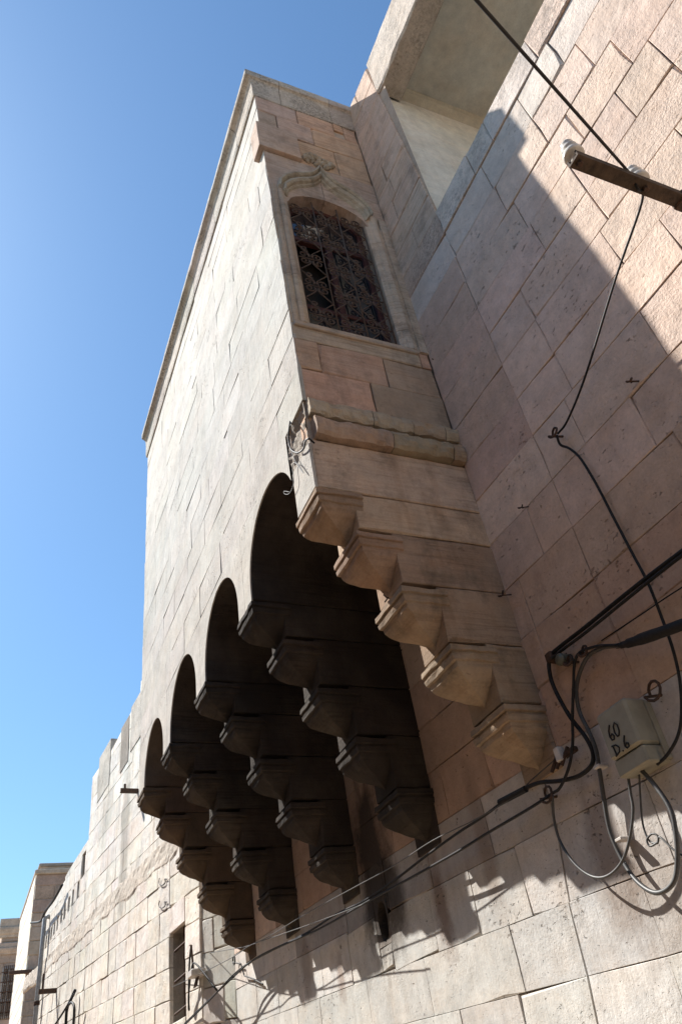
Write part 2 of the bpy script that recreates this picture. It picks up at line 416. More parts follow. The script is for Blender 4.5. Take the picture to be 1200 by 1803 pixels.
for i in range(len(CZ) - 1):
    zm = (CZ[i] + CZ[i+1]) / 2
    js = [x for x, z in TR if cz(i, x) - .03 < z < cz(i+1, x) + .03]
    spans = []
    if zm < 5.2: spans = [(-2.2, 10.12)]
    else: spans = [(-2.2, SEAM), (SEAM, XS)]
    if 3.3 < zm < 5.2: js.append(SEAM)
    ck = None
    if zm < 3.1:
        ck = crack_x(zm); js = [q for q in js if abs(q - ck) > .3] + [ck]
    for (xa, xb) in spans:
        xs_ = split_course(xa, xb, js, .55, 1.15, rnd)
        for a, b_ in zip(xs_[:-1], xs_[1:]):
            xm = (a + b_)/2
            if zm < 2.1 and xm < 2: continue
            top = i == len(CZ) - 2
            lo = zm < 3.1
            t = smooth((3.35 - zm) / .55)
            t2 = smooth((5.0 - zm)/1.4)*(1 - smooth((xm - 7.8)/1.2)); base = tuple(p*(1-t2) + q*t2 for p, q in zip(PINK, BROWN))  # browner stone under the bay: its shade is put into the colour
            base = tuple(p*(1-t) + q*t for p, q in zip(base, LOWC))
            if SEAM - .05 < xm < XS and zm > 5: base = (.62, .465, .37)
            col = vary(base, .12 if lo else .05, rnd, .012)
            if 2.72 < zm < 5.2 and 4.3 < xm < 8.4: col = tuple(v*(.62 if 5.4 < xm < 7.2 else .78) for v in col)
            if zm > 7.1 and rnd.random() < .6: col = vary((.66, .57, .49), .05, rnd, .01)
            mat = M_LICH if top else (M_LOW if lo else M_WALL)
            pr = rnd.uniform(-.004, .005)*(.35 if lo else 1) + (.015 if top else 0)
            pale = SEAM - .05 < xm < XS and zm > 5
            for (p0, p1, q0, q1) in subtract((a, b_, cz(i, xm), cz(i+1, xm)), HOLES_M if HOLES_M[0][0] < b_ and HOLES_M[0][1] > a else []):
                if (p0, p1) == (a, b_) and (q0, q1) == (cz(i, xm), cz(i+1, xm)):
                    quad = [(a, cz(i, a)), (b_, cz(i, b_)), (b_, cz(i+1, b_)), (a, cz(i+1, a))]
                    if ck is not None and ck in (a, b_):
                        w = .004; q0_, q1_ = crack_x(CZ[i]), crack_x(CZ[i+1])
                        if a == ck: quad[0] = (q0_ + w, quad[0][1]); quad[3] = (q1_ + w, quad[3][1])
                        if b_ == ck: quad[1] = (q0_ - w, quad[1][1]); quad[2] = (q1_ - w, quad[2][1])
                else: quad = [(p0, q0), (p1, q0), (p1, q1), (p0, q1)]
                soft = pale or lo or (zm < 5.9 and xm > 1.2)
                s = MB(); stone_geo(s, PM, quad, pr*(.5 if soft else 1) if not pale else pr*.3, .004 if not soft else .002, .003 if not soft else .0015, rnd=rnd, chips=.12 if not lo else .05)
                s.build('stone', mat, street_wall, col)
# ragged oval lining of the drain hole
h0 = HOLES_M[0]; hcx, hcz = (h0[0] + h0[1])/2, (h0[2] + h0[3])/2
ring_o, ring_i, ring_b = [], [], []
for k in range(24):
    a_ = 2*math.pi*k/24; c_, s_ = math.cos(a_), math.sin(a_)
    m_ = 1/max(abs(c_), abs(s_)); q = 1 + noise.noise((c_*2, s_*2, 5))*.22
    ring_o.append(PM(hcx + c_*m_*(h0[1]-h0[0])/2, hcz + s_*m_*(h0[3]-h0[2])/2, .0005)); ring_i.append(PM(hcx + c_*.085*q, hcz + s_*.145*q, -.006)); ring_b.append(PM(hcx + c_*.075*q, hcz + s_*.13*q, -.2))
MB().loft([ring_o, ring_i, ring_b], caps=False).build('hole_lining', M_LOW, house, (.36, .32, .28), fixn=False)
# parapet body behind the blocks
mb = MB(); mb.box((-4, -.34, 5.2), (2.74, -.14, 7.84)); mb.build('parapet', M_MORTAR, house)
# pier above the parapet, on the same plane
zs_ = [7.88, 8.24, 8.6, 8.97, 9.32, 9.68, 10.02, 10.36, 10.72, 11.1, 11.54]
for i in range(len(zs_) - 1):
    z0, z1 = zs_[i], zs_[i+1]
    e = lambda z: 2.74 + .13*(z - 7.88)/2.9
    xs_ = [e(z0), XS] if rnd.random() < .5 else [e(z0), rnd.uniform(3.05, 3.25), XS]
    for k, (a, b_) in enumerate(zip(xs_[:-1], xs_[1:])):
        a2 = e(z1) if k == 0 else a
        s = MB(); stone_geo(s, PM, [(a, z0), (b_, z0), (b_, z1), (a2, z1)], rnd.uniform(-.001, .002), .004, .005, rnd=rnd, back=-.03)
        s.build('stone', M_LICH if i > 7 else M_SIDE, street_wall, vary((.61, .46, .365), .05, rnd, .01))

# ---- loggia above the parapet -------------------------------------------------
loggia = empty('loggia', (0, 0, 7), parent=house)
e = lambda z: 2.755 + .13*(z - 7.88)/2.9
mb = MB(); ring = lambda y: [(e(7.3), y, 7.3), (XS+.2, y, 7.3), (XS+.2, y, 11.2), (e(11.2), y, 11.2)]
mb.loft([ring(-.022), ring(-4.2)]); mb.build('jamb', M_PLASTER, loggia)
mb = MB(); mb.box((-6, -4.2, 10.98), (2.92, -.30, 11.3)); mb.build('ceiling', M_SOFFIT, loggia)
mb = MB(); mb.box((-6, -4.4, 7.0), (2.9, -4.2, 11.3)); mb.build('back_wall', M_PLASTER, loggia)
mb = MB(); mb.box((-6, -4.2, 6.9), (2.9, -.34, 7.05)); mb.build('terrace_floor', stone_mat('pale_terrace', pits=.2, obj_color=(.66, .60, .52)), loggia)
mb = MB(); mb.box((-6.2, -4.4, 7.0), (-6, 0, 11.3)); mb.build('end_wall', M_PLASTER, loggia)
# cove between ceiling and jamb
xj = 2.885
prof = [(0, .16), (-.02, .16), (-.03, .12), (-.07, .08), (-.10, .03), (-.13, .02), (-.13, 0), (0, 0)]
mb = MB(); mb.loft([[(xj+.03+a, y, 10.98 - b_*.9) for a, b_ in prof] for y in (-.30, -4.19)]); mb.build('cove', stone_mat('cove_plaster', pits=.1, grime=.2, obj_color=(.60, .53, .42), rough_h=.004), loggia)
# lintel beam with crumbling edge
rnd = random.Random(5)
for a, b_ in ((2.86, 1.5), (1.49, .1), (.09, -2.5), (-2.51, -6)):
    mb = MB(); rings = []
    n = 10
    for k in range(n + 1):
        x = a + (b_ - a)*k/n; j = lambda s: rnd.uniform(-s, s)
        rings.append([(x, -.30, 10.74 + j(.004)), (x, -.28, 10.72), (x, -.012 + j(.01), 10.70 + j(.012)), (x, .012 + j(.006), 10.73 + j(.01)), (x, .012, 11.1), (x, .012 + j(.004), 11.50 + j(.01)), (x, -.03 + j(.01), 11.56 + j(.012)), (x, -.30, 11.58)])
    mb.loft(rings); mb.build('lintel_stone', M_LICH, loggia, vary((.56, .50, .43), .05, rnd))
mb = MB(); mb.box((-6, -5, 11.3), (XS+.3, -.31, 11.52)); mb.build('roof_slab', M_CEMENT, loggia)

# ---- bay: front wall ---------------------------------------------------------
PF = lambda x, z, d: Vector((x, YF + d, z))
front = MB(); panel(front, PF, XS + .02, X_END, 5.79, 11.3, -.02, (), 4, 4)
front.box((X_END - .3, .02, 5.2), (X_END - .01, YF - .03, 11.3))
front = front.build('bay_front_wall', M_MORTARP, house, fixn=False)
rnd = random.Random(21)
FZ = [5.80, 6.17, 6.54, 6.90, 7.26, 7.62, 7.98, 8.34, 8.70, 9.04, 9.36, 9.66, 10.04, 10.36, 10.68, 11.0]
for i in range(len(FZ) - 1):
    first = XS + (.30 if i % 2 else .55) + rnd.uniform(-.05, .05)
    xs_ = split_course(XS, X_END, [first], .6, 1.25, rnd)
    for k, (a, b_) in enumerate(zip(xs_[:-1], xs_[1:])):
        gap, ch = .0007, .0006
        if k == 0 and rnd.random() < .5: gap = .009
        if rnd.random() < .06: gap = .005
        s = MB(); stone_geo(s, PF, [(a, FZ[i]), (b_, FZ[i]), (b_, FZ[i+1]), (a, FZ[i+1])], rnd.uniform(-.0007, .0007), gap, ch, rnd=rnd, chips=.03, wob=.001, back=-.03)
        s.build('stone', M_FRONT, front, vary(PALE, .05, rnd, .012))
MB().box((XS + .02, -.12, 5.0), (X_END, -.03, 11.3)).build('bay_back_wall', M_MORTAR, house)
# roof of the bay
mb = MB(); mb.box((XS + .05, -.3, 11.25), (X_END - .02, YF - .05, 11.5)); mb.build('bay_roof', M_CEMENT, house)

M_CORN = stone_mat('lichened_cornice', pits=1.0, grime=.5, lichen=.9, rough_h=.022)
# ---- bay: cornice ------------------------------------------------------------
CPROF = [(0, 10.98), (.018, 10.985), (.024, 11.03), (.026, 11.05), (.024, 11.20), (.032, 11.34), (.046, 11.385), (.075, 11.402), (.098, 11.408), (.106, 11.422), (.106, 11.50), (.098, 11.55), (.04, 11.58), (-.2, 11.58), (-.2, 10.98)]
cornice = empty('cornice', (XS, YF, 10.98), parent=house)
def cring_s(y, j=0): return [Vector((XS - (o*.55 if o > 0 else o), y, z + (noise.noise((y*3, z*7, 3))*.018 if z > 11.45 else 0))) for o, z in CPROF]
def cring_c(): return [Vector((XS - (o*.55 if o > 0 else o), YF + o, z)) for o, z in CPROF]
def cring_f(x): return [Vector((x, YF + o + noise.noise((x*4, z*5, 1))*.006, z + (noise.noise((x*3, z*7, 9))*.04 if z > 11.3 else 0))) for o, z in CPROF]
for a, b_ in ((0.0, .30), (.305, .945)):
    n = max(2, int((b_-a)/.12)); mb = MB().loft([cring_s(a + (b_-a)*k/n) for k in range(n+1)]); mb.build('cornice_block', M_CORN, cornice, vary((.47, .40, .33), .08, rnd))
mb = MB().loft([cring_s(.952), cring_s(1.1), cring_c(), cring_f(XS + .35), cring_f(XS + .62)]); mb.build('cornice_block', M_CORN, cornice, (.47, .41, .345))
x = XS + .628
while x < X_END:
    x2 = min(X_END + .06, x + rnd.uniform(.75, 1.15))
    if X_END - x2 < .4: x2 = X_END + .06
    n = 8; mb = MB().loft([cring_f(x + (x2 - .008 - x)*k/n) for k in range(n+1)]); mb.build('cornice_block', M_CORN, cornice, vary((.42, .38, .33), .1, rnd)); x = x2

# ---- bay: side wall with the window --------------------------------------------
PS = lambda y, z, d: Vector((XS - d, y, z))
WY0, WY1, WZ0, WC = .245, 1.085, 6.75, .665
side = MB()
panel(side, PS, .0, YF - .01, 5.3, 11.2, -.025, [(WY0 - .01, WY1 + .01, WZ0 - .01, 9.0)], 2, 2, .45)
side = side.build('bay_side_wall', M_MORTAR, house, fixn=False)
rnd = random.Random(33)
def sstone(y0, y1, z0, z1, pr=0, mat=M_SIDE, col=SIDE, gap=.007, quad=None, name='stone', ch=.006, back=-.05):
    s = MB(); stone_geo(s, PS, quad or [(y0, z0), (y1, z0), (y1, z1), (y0, z1)], pr, gap, ch, rnd=rnd, back=back)
    return s.build(name, mat, side, vary(col, .08, rnd))
rows = [(5.80, 6.17, [0, .66, YF], [(.38, .29, .215), (.57, .385, .27)]), (6.17, 6.54, [0, .48, 1.065, YF], [(.41, .305, .225), (.55, .375, .265), (.50, .36, .26)]), (6.54, 6.735, [0, .095, YF], [SIDE, (.53, .41, .32)]),
        (9.66, 10.22, [0, .39, .85], [SIDE, SIDE]), (10.22, 10.64, [0, .62, 1.045, YF], [SIDE, (.48, .36, .29), (.46, .36, .29)])]
for z0, z1, ys, cols in rows:
    for k in range(len(ys) - 1): sstone(ys[k], ys[k+1], z0, z1, rnd.uniform(-.004, .006), col=cols[k])
# shifted corner block that juts out
mb = MB(); stone_geo(mb, lambda y, z, d: Vector((XS - d, y + .06*(y > 1.2), z)), [(.85, 9.66), (YF, 9.67), (YF, 10.22), (.85, 10.22)], .05, .006, .01, rnd=rnd, back=-.15); mb.build('stone', M_SIDE, side, (.47, .355, .285))
# course with the put-log hole
sstone(.30, .77, 10.64, 10.98, .002); sstone(.77, YF, 10.64, 10.98, .004, col=(.47, .36, .29)); sstone(0, .17, 10.64, 10.98, 0); sstone(.17, .30, 10.82, 10.98, .003)
# spandrel blocks round the ogee
def mirror(pts): return [(WC + d, z) for d, z in pts] + [(WC - d, z) for d, z in reversed(pts) if d > 0.001]
OUT = [(.52, 8.93), (.50, 9.07), (.43, 9.20), (.33, 9.30), (.22, 9.355), (.12, 9.43), (.05, 9.53), (0, 9.64)]
INN = [(.425, 8.80), (.40, 8.91), (.345, 8.99), (.27, 9.07), (.18, 9.13), (.095, 9.20), (.04, 9.27), (0, 9.35)]
OPN = [(.42, 8.74), (.39, 8.81), (.33, 8.875), (.25, 8.925), (.16, 8.955), (.08, 8.972), (.03, 8.978), (0, 8.98)]
for sgn, yo in ((1, YF - .006), (-1, 0.0)):
    top, bot = 9.66, OPN
    pts = [(WC + sgn*d, z) for d, z in bot]
    front_ = [PS(yo, 8.97 if sgn > 0 else 8.9, 0), PS(yo, top, 0), PS(WC + sgn*.003, top, 0)] + [PS(y if abs(y - WC) > .002 else WC + sgn*.003, z, 0) for y, z in reversed(pts)] + [PS(WC + sgn*.43, 8.72, 0), PS(yo, 8.72, 0)]
    back_ = [p + Vector((.25, 0, 0)) for p in front_]
    MB().loft([back_, front_]).build('arch_stone', M_SIDE, side, vary((.48, .375, .30), .05, rnd))
# ogee hood mould
for sgn in (1, -1):
    pr = [(0, 0), (.02, .03), (.10, .055), (.22, .06), (.30, .045), (.36, .02), (.44, .018), (.52, .05), (.66, .058), (.78, .045), (.84, .02), (.93, .018), (1.0, 0)]
    rings = []
    for (do, zo), (di, zi) in zip(OUT, INN):
        rings.append([PS(WC + sgn*((do + (di-do)*t) if do > 0 else .0015), zo + (zi-zo)*t, h + .001) for t, h in [(t_, h_*1.1) for t_, h_ in pr]])
    # round the profile between the given stations
    MB().loft([[p for p in r] + [r[-1] + Vector((.05, 0, 0)), r[0] + Vector((.05, 0, 0))] for r in rings]).build('hood_mould', M_CORB, side, (.42, .36, .285), smooth_=False)
# carved finial over the ogee
mb = MB(); rnd2 = random.Random(3)
for k in range(46):
    a = rnd2.uniform(0, 2*math.pi); r = rnd2.uniform(0, 1)**.5
    y, z = WC - .05 + .20*r*math.cos(a), 9.79 + .10*r*math.sin(a)
    rr = rnd2.uniform(.014, .034)
    mb.lathe(PS(y, z, -.01), (-1, rnd2.uniform(-.5, .5), rnd2.uniform(-.4, .6)), [(rr*.9, 0), (rr*1.15, rr*.7), (rr*.8, rr*1.5), (rr*.25, rr*1.9)], 6)
mb.build('carved_finial', M_LICH, side, (.44, .37, .29))
# jambs: moulded uprights left and right
def jamb(ya, yb, prof, z0, z1, col):
    rings = [[PS(ya + (yb - ya)*t, z, h) for t, h in prof] + [PS(yb, z, -.3), PS(ya, z, -.3)] for z in (z0 + .003, z0 + .02, (z0+z1)/2, z1 - .02, z1 - .003)]
    MB().loft(rings).build('jamb_stone', M_CORB, side, vary(col, .05, rnd))
LP = [(0, -.004), (.10, .0), (.14, .012), (.30, .018), (.36, .005), (.42, .005), (.46, .02), (.62, .03), (.78, .02), (.82, .004), (.9, 0), (1, -.02)]
for z0, z1 in ((6.735, 7.42), (7.42, 8.21), (8.21, 8.97)): jamb(YF - .006, WY1, LP, z0, z1, (.46, .365, .285))
RP = [(0, -.02), (.1, 0), (.18, .004), (.24, .02), (.4, .032), (.55, .02), (.6, .0), (.66, .0), (.68, .014), (1.0, .012), (1.0, 0)]
for z0, z1 in ((6.735, 7.0), (7.0, 7.75), (7.75, 8.4), (8.4, 8.90)): jamb(WY0, 0.0, RP, z0, z1, (.50, .40, .325))
mb = MB(); mb.rbox((XS - .022, .10, 6.69), (XS + .3, YF - .025, 6.752), .008); mb.build('sill', M_SIDE, side, (.47, .38, .30))

# ---- window in the bay's side ----------------------------------------------------
win = empty('window', PS(WC, WZ0, -.1), parent=house)
xg = XS + .16
def fr(y0, y1, z0, z1, x0=xg - .03, x1=xg + .03, nm='frame'): return MB().rbox((x0, y0, z0), (x1, y1, z1), .006).build(nm, M_FRAME, win)
fr(WY0 - .005, WY0 + .055, WZ0, 8.74); fr(WY1 - .055, WY1 + .005, WZ0, 8.74); fr(WY0 + .055, WY1 - .055, WZ0, WZ0 + .05)
fr(WC - .035, WC + .035, WZ0 + .05, 8.30, xg - .024, xg + .034); fr(WY0 + .055, WY1 - .055, 8.30, 8.37, xg - .026, xg + .03)
fr(WY0 + .055, WC - .035, 7.22, 7.27, xg - .02, xg + .02); fr(WC + .035, WY1 - .055, 7.22, 7.27, xg - .02, xg + .02)
for y0, y1 in ((WY0 + .055, WC - .035), (WC + .035, WY1 - .055)):
    for z0, z1 in ((WZ0 + .05, 7.22), (7.27, 8.30)):
        if z0 > 7.2 and y0 > WC - .1: 
            # the left sash is open: its dark room shows
            continue
        MB().box((xg - .003, y0, z0), (xg + .003, y1, z1)).build('pane', M_GLASS, win)
MB().box((xg - .003, WY0 + .05, 8.37), (xg + .003, WY1 - .05, 8.96)).build('pane', M_GLASS, win)
MB().box((xg + .25, WY0 - .3, WZ0 - .2), (xg + .28, WY1 + .1, 9.2)).build('room_back', M_ROOM, win)
# arched head of the frame
rings = []
for d, z in OPN: rings.append([(xg - .03, WC + d, z + .004), (xg + .03, WC + d, z + .004), (xg + .03, WC + d*.86, z - .05), (xg - .03, WC + d*.86, z - .05)])
for d, z in reversed(OPN[:-1]): rings.append([(xg - .03, WC - d, z + .004), (xg + .03, WC - d, z + .004), (xg + .03, WC - d*.86, z - .05), (xg - .03, WC - d*.86, z - .05)])
MB().loft(rings).build('frame', M_FRAME, win)
# wrought-iron grille
xi = XS + .05
M_GRILLE = plain_mat('brown_wrought_iron', (.13, .085, .06), .8, .1, col2=(.075, .05, .04), nscale=30)
def gtube(pts, nm, r=.0065, n=5):
    o = MB().tube([(xi, y, z) for y, z in pts], r, n).build(nm, M_GRILLE, win, smooth_=True); return o
colw = (WY1 - WY0 - .03)/3; ys_bar = [WY0 + .015 + colw*k for k in range(4)]
def head_z(y):
    d = abs(y - WC); 
    for (d0, z0), (d1, z1) in zip(OPN[:-1], OPN[1:]):
        if d1 <= d <= d0: return z0 + (z1 - z0)*(d0 - d)/(d0 - d1)
    return 8.74
for y in ys_bar: gtube([(y, WZ0 + .02), (y, head_z(y) - .01)], 'bar', .0075, 6)
def spiral(cy, cz_, r, a0, turns, sgn, n=22):
    return [(cy + r*(1 - .82*k/n)*math.cos(a0 + sgn*turns*2*math.pi*k/n), cz_ + r*(1 - .82*k/n)*math.sin(a0 + sgn*turns*2*math.pi*k/n)) for k in range(n + 1)]
def share(src, dy, dz):
    o = bpy.data.objects.new('scroll', src.data); put(o, win, wloc(src) + Vector((0, dy, dz)))
hub_h = .43
protos = []
cy0, cz0 = ys_bar[0] + colw/2, 7.02
hw = colw/2
def S_line(sy, sz):
    """long bar from the hub out to the upright with a scroll curling off"""
    return [(cy0 + sy*.010, cz0 + sz*.03), (cy0 + sy*.012, cz0 + sz*.07), (cy0 + sy*hw*.35, cz0 + sz*.12), (cy0 + sy*hw*.95, cz0 + sz*.212)]
shapes = []
for sy in (1, -1):
    for sz in (1, -1):
        c = (cy0 + sy*hw*.50, cz0 + sz*.048)
        a0 = math.atan2(cz0 - c[1], cy0 - c[0])
        shapes.append(spiral(c[0], c[1], .050, a0, 1.35, -sy*sz))
    shapes.append([tuple(p[:2]) for p in [(q.x, q.y) for q in catmull([Vector((a, b_, 0)) for a, b_ in S_line(sy, 1)], 5)]])
    shapes.append([tuple(p[:2]) for p in [(q.x, q.y) for q in catmull([Vector((a, b_, 0)) for a, b_ in S_line(sy, -1)], 5)]])
shapes.append(spiral(cy0 + hw*.36, cz0 + .155, .044, -2.3, 1.25, 1))
shapes.append([(cy0 - hw*.9, cz0 + .004), (cy0, cz0), (cy0 + hw*.9, cz0 - .004)])
protos = [gtube(s, 'scroll', .0068) for s in shapes]
shapes_long = [p for p, q in zip(protos, shapes) if max(z for y, z in q) > cz0 + .12]
for c in range(3):
    for r in range(5):
        if c == 0 and r == 0: continue
        dz = hub_h*r - (.10 if c == 1 else (0.02 if c == 2 else 0))
        for p in protos:
            if cz0 + dz + (.10 if p not in shapes_long else .24) > head_z(cy0 + colw*c) - .0: continue
            share(p, colw*c, dz)

# ---- bay: string course of the side wall --------------------------------------------
band = empty('string_course', (XS, .6, 5.4), parent=house)
rnd = random.Random(44)
def roll(z0, z1, out, cuts, col):
    H = z1 - z0
    prof = [(-.06, 0), (out*.62, .004), (out*.86, .03), (out, H*.45), (out*.97, H*.72), (out*.80, H*.80), (out*.74, H - .012), (out*.6, H), (-.06, H)]
    for a, b_ in zip(cuts[:-1], cuts[1:]):
        n = max(2, int((b_ - a)/.025)); rings = []
        for k in range(n + 1):
            y = a + .003 + (b_ - a - .006)*k/n
            rings.append([(XS - o - noise.noise((y*13, h*30, z0*5))*.02 - noise.noise((y*31, h*50, z0))*.008, y, z0 + h + noise.noise((y*8, h*9, 7))*.014) for o, h in prof])
        MB().loft(rings).build('moulding_stone', M_CORB, band, vary(col, .08, rnd))
roll(5.625, 5.785, .055, [0, .115, .40, .74, YF - .02], (.44, .36, .275))
roll(5.41, 5.585, .075, [0, .11, .62, YF - .04], (.40, .315, .235))

# ---- corbels ---------------------------------------------------------------------
TH = .37
CORB_X = [3.45, 4.905, 6.36, 7.86, 9.27]
CORB_Z = [0, .05, .10, .16, .22]
KZ = [4.64, 4.24, 3.84, 3.44, 3.05]
KY = [1.0, .765, .525, .275, .012]
TOPZ = [4.93, 4.60, 4.20, 3.81, 3.43]
def bracket(mb, x0, dz, k, rnd):
    xm = x0 + TH/2; yb = KY[k]; yf = yb + .262; zt = TOPZ[k] + dz; H = .315
    hw_, dep = TH/2, yf - yb
    st = [(0, .008), (.015, .020), (.13, .022), (.15, .004), (.19, .002), (.21, .014), (.32, .008), (.34, -.008), (.38, -.010)]
    rings = []
    def R_(hx, dy, z):
        c = min(.004, hx*.2)
        return [(xm - hx, yb - .05*min(1, hx*12), z), (xm - hx, yb + dy - c, z), (xm - hx + c, yb + dy, z), (xm + hx - c, yb + dy, z), (xm + hx, yb + dy - c, z), (xm + hx, yb - .05*min(1, hx*12), z)]
    for t, o in st: rings.append(R_(hw_ + o*.8, dep + o, zt - H*t))
    for i in range(1, 11):
        s = i/10; w = (1 - s)*(1 + .20*math.sin(math.pi*min(1, s*1.05)))
        rings.append(R_(max(.004, (hw_ - .006)*(w**.92)), max(.004, (dep - .004)*w), zt - H*(.38 + .64*s)))
    er = lambda P_: Vector(P_) + Vector((noise.noise((P_[0]*14, P_[1]*14, P_[2]*14 + k)), noise.noise((P_[0]*14 + 9, P_[1]*14, P_[2]*14)), noise.noise((P_[0]*11, P_[1]*11 + 5, P_[2]*11))))*.009
    R2 = []
    for r in rings:      # finer ring so that the edges can wear unevenly
        q = []
        for a_, b_ in zip(r, r[1:] + r[:1]):
            a_, b_ = Vector(a_), Vector(b_); n_ = max(1, int((b_ - a_).length/.06))
            q.append((a_, b_, n_))
        R2.append(q)
    counts = [max(q[i][2] for q in R2) for i in range(len(R2[0]))]
    out = []
    for q in R2:
        ring = []
        for (a_, b_, _), n_ in zip(q, counts):
            ring += [er(a_.lerp(b_, t_/n_)) for t_ in range(n_)]
        out.append(ring)
    mb.loft(out)
for ci, (x0, dz) in enumerate(zip(CORB_X, CORB_Z)):
    rnd = random.Random(60 + ci)
    corb = empty('corbel', (x0 + TH/2, 0, 3.0 + dz), parent=house)
    mat = M_CORB if ci == 0 else (M_SOOT_SHADE if ci in (1, 2, 3) else M_SOOT_SHADE2)
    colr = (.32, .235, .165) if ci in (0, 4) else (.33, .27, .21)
    tops = [4.945] + KZ[:-1]
    for k in range(5):
        yk = KY[k] + .01
        j = rnd.uniform(0, .010)
        s = MB()
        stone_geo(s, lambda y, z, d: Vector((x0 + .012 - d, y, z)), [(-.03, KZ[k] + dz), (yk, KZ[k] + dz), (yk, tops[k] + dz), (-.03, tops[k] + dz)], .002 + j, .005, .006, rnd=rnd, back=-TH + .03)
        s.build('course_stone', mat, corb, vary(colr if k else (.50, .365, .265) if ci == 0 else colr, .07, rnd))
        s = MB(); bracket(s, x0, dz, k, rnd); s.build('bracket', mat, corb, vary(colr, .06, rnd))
    # stone over the brackets, up to the front wall
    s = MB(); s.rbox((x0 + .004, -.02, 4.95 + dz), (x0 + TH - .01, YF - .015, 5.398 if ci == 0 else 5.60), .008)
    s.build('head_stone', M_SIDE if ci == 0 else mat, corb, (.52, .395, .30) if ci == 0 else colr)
    if ci == 0:
        s = MB(); s.rbox((x0 - .006, -.0, 4.70), (x0 + .05, .99, 4.952), .004)
        s = MB(); s.rbox((x0 + .008, YF - .016, 4.95), (x0 + TH - .02, YF + .006, 5.36), .004); s.build('face_stone', M_FRONT, corb, PALE)
    if ci == 0:
        s = MB(); s.rbox((XS + .02, .0, 5.39), (XS + .2, YF - .04, 5.80), .004); s.build('head_stone', M_SIDE, corb, SIDE)

# ---- arches between the corbels ------------------------------------------------------
for i in range(4):
    xa, xb = CORB_X[i] + TH - .012, CORB_X[i+1] + .014
    zsp = 5.12 + (CORB_Z[i] + CORB_Z[i+1])*.2; rad = (xb - xa)/2; cxm = (xa + xb)/2; N = 24
    arc = [(cxm - rad*math.cos(math.pi*k/N), zsp + rad*1.04*math.sin(math.pi*k/N)) for k in range(N + 1)]
    mb = MB()
    mb.loft([[(x, y, z) for x, z in arc] for y in (YF - .012, YF*.5, -.05)], caps=False, closed=False)
    mb.loft([[(x, y, z + .06) for x, z in arc] for y in (YF - .28, YF*.5, -.05)], caps=False, closed=False)
    mb.build('vault', M_SOOT_SHADE if i < 3 else M_SOOT_SHADE2, house, (.30, .24, .19), smooth_=True, fixn=False)
    # spandrel face: from the middle of one corbel to the middle of the next
    L = CORB_X[i] + TH/2 if i else CORB_X[0] + TH + .03; Rr = CORB_X[i+1] + TH/2 if i < 3 else X_END
    zlo = 4.945 + CORB_Z[i]; zhi = 4.945 + CORB_Z[i+1]
    low = []
    if i: low += [(L + .002, zlo), (xa, zlo)]
    low += ([(x, z) for x, z in arc] if i else [(max(x, L), z) for x, z in arc if x > L - .02])
    low += [(xb, zhi), (Rr - .002, zhi)]
    clean = []
    for p in low:
        if not clean or abs(p[0] - clean[-1][0]) + abs(p[1] - clean[-1][1]) > 1e-4: clean.append(p)
    mb = MB()
    n = len(clean)
    vs = [PF(x, z, 0) for x, z in clean] + [PF(x, 5.797, 0) for x, z in clean] + [PF(x, z, -.012) for x, z in clean]
    fs = [(k, k+1, n+k+1, n+k) for k in range(n-1) if abs(clean[k+1][0] - clean[k][0]) > 1e-5] + [(2*n+k, 2*n+k+1, k+1, k) for k in range(n-1)]
    mb.add(vs, fs); mb.build('spandrel', M_FRONT, house, vary(PALE, .03, rnd, .01), fixn=False)
# broken corner, mended with rough mortar
mb = MB(); n = 14
for ia in range(n + 1):
    for ib in range(n + 1):
        x, z = XS + .012 + .37*ia/n, 5.37 + .45*ib/n
        ed = min(ia, n - ia, ib, n - ib)/n*4
        mb.v.append(Vector((x + noise.noise((ia*.7, ib*.7, 2))*.012, YF - .035*min(1, ed) + noise.noise((x*16, z*16, 1))*.022 + noise.noise((x*40, z*40, 3))*.010 - .006, z)))
mb.f += [(a*(n+1)+b_, (a+1)*(n+1)+b_, (a+1)*(n+1)+b_+1, a*(n+1)+b_+1) for a in range(n) for b_ in range(n)]
mb.build('mortar_patch', stone_mat('mortar_patch', pits=.8, grime=.5, rough_h=.02, obj_color=(.36, .31, .255)), house, fixn=False)
MB().box((XS + .02, YF - .4, 5.40), (XS + .47, YF - .06, 5.79)).build('core', M_MORTAR, house)
MB().box((XS + TH - .02, YF - .5, 5.0), (XS + TH + .035, YF - .02, 5.79)).build('core', M_MORTAR, house)
fpt = lambda px, py, o=.03: onY(px, py, YF + o)
o = MB().tube(catmull([fpt(511, 738, -.02), fpt(509, 752), fpt(508, 775), fpt(513, 792), fpt(524, 797), fpt(534, 790), fpt(538, 776), fpt(544, 773), fpt(553, 780, -.02)], 6), .007, 6).build('hanging_cable', M_CABLE, smooth_=True)
tag(o, 'short dark cable sagging across the broken corner below the window', 'cable')
o = MB().tube(catmull([fpt(513, 795), fpt(520, 812), fpt(528, 822), fpt(534, 833), fpt(520, 815), fpt(515, 822), fpt(517, 850), fpt(510, 868), fpt(502, 870), fpt(500, 865), fpt(509, 866)], 5), .003, 5).build('frayed_wire', M_CABLE)
tag(o, 'frayed thin wire dangling above the first arch', 'wire')

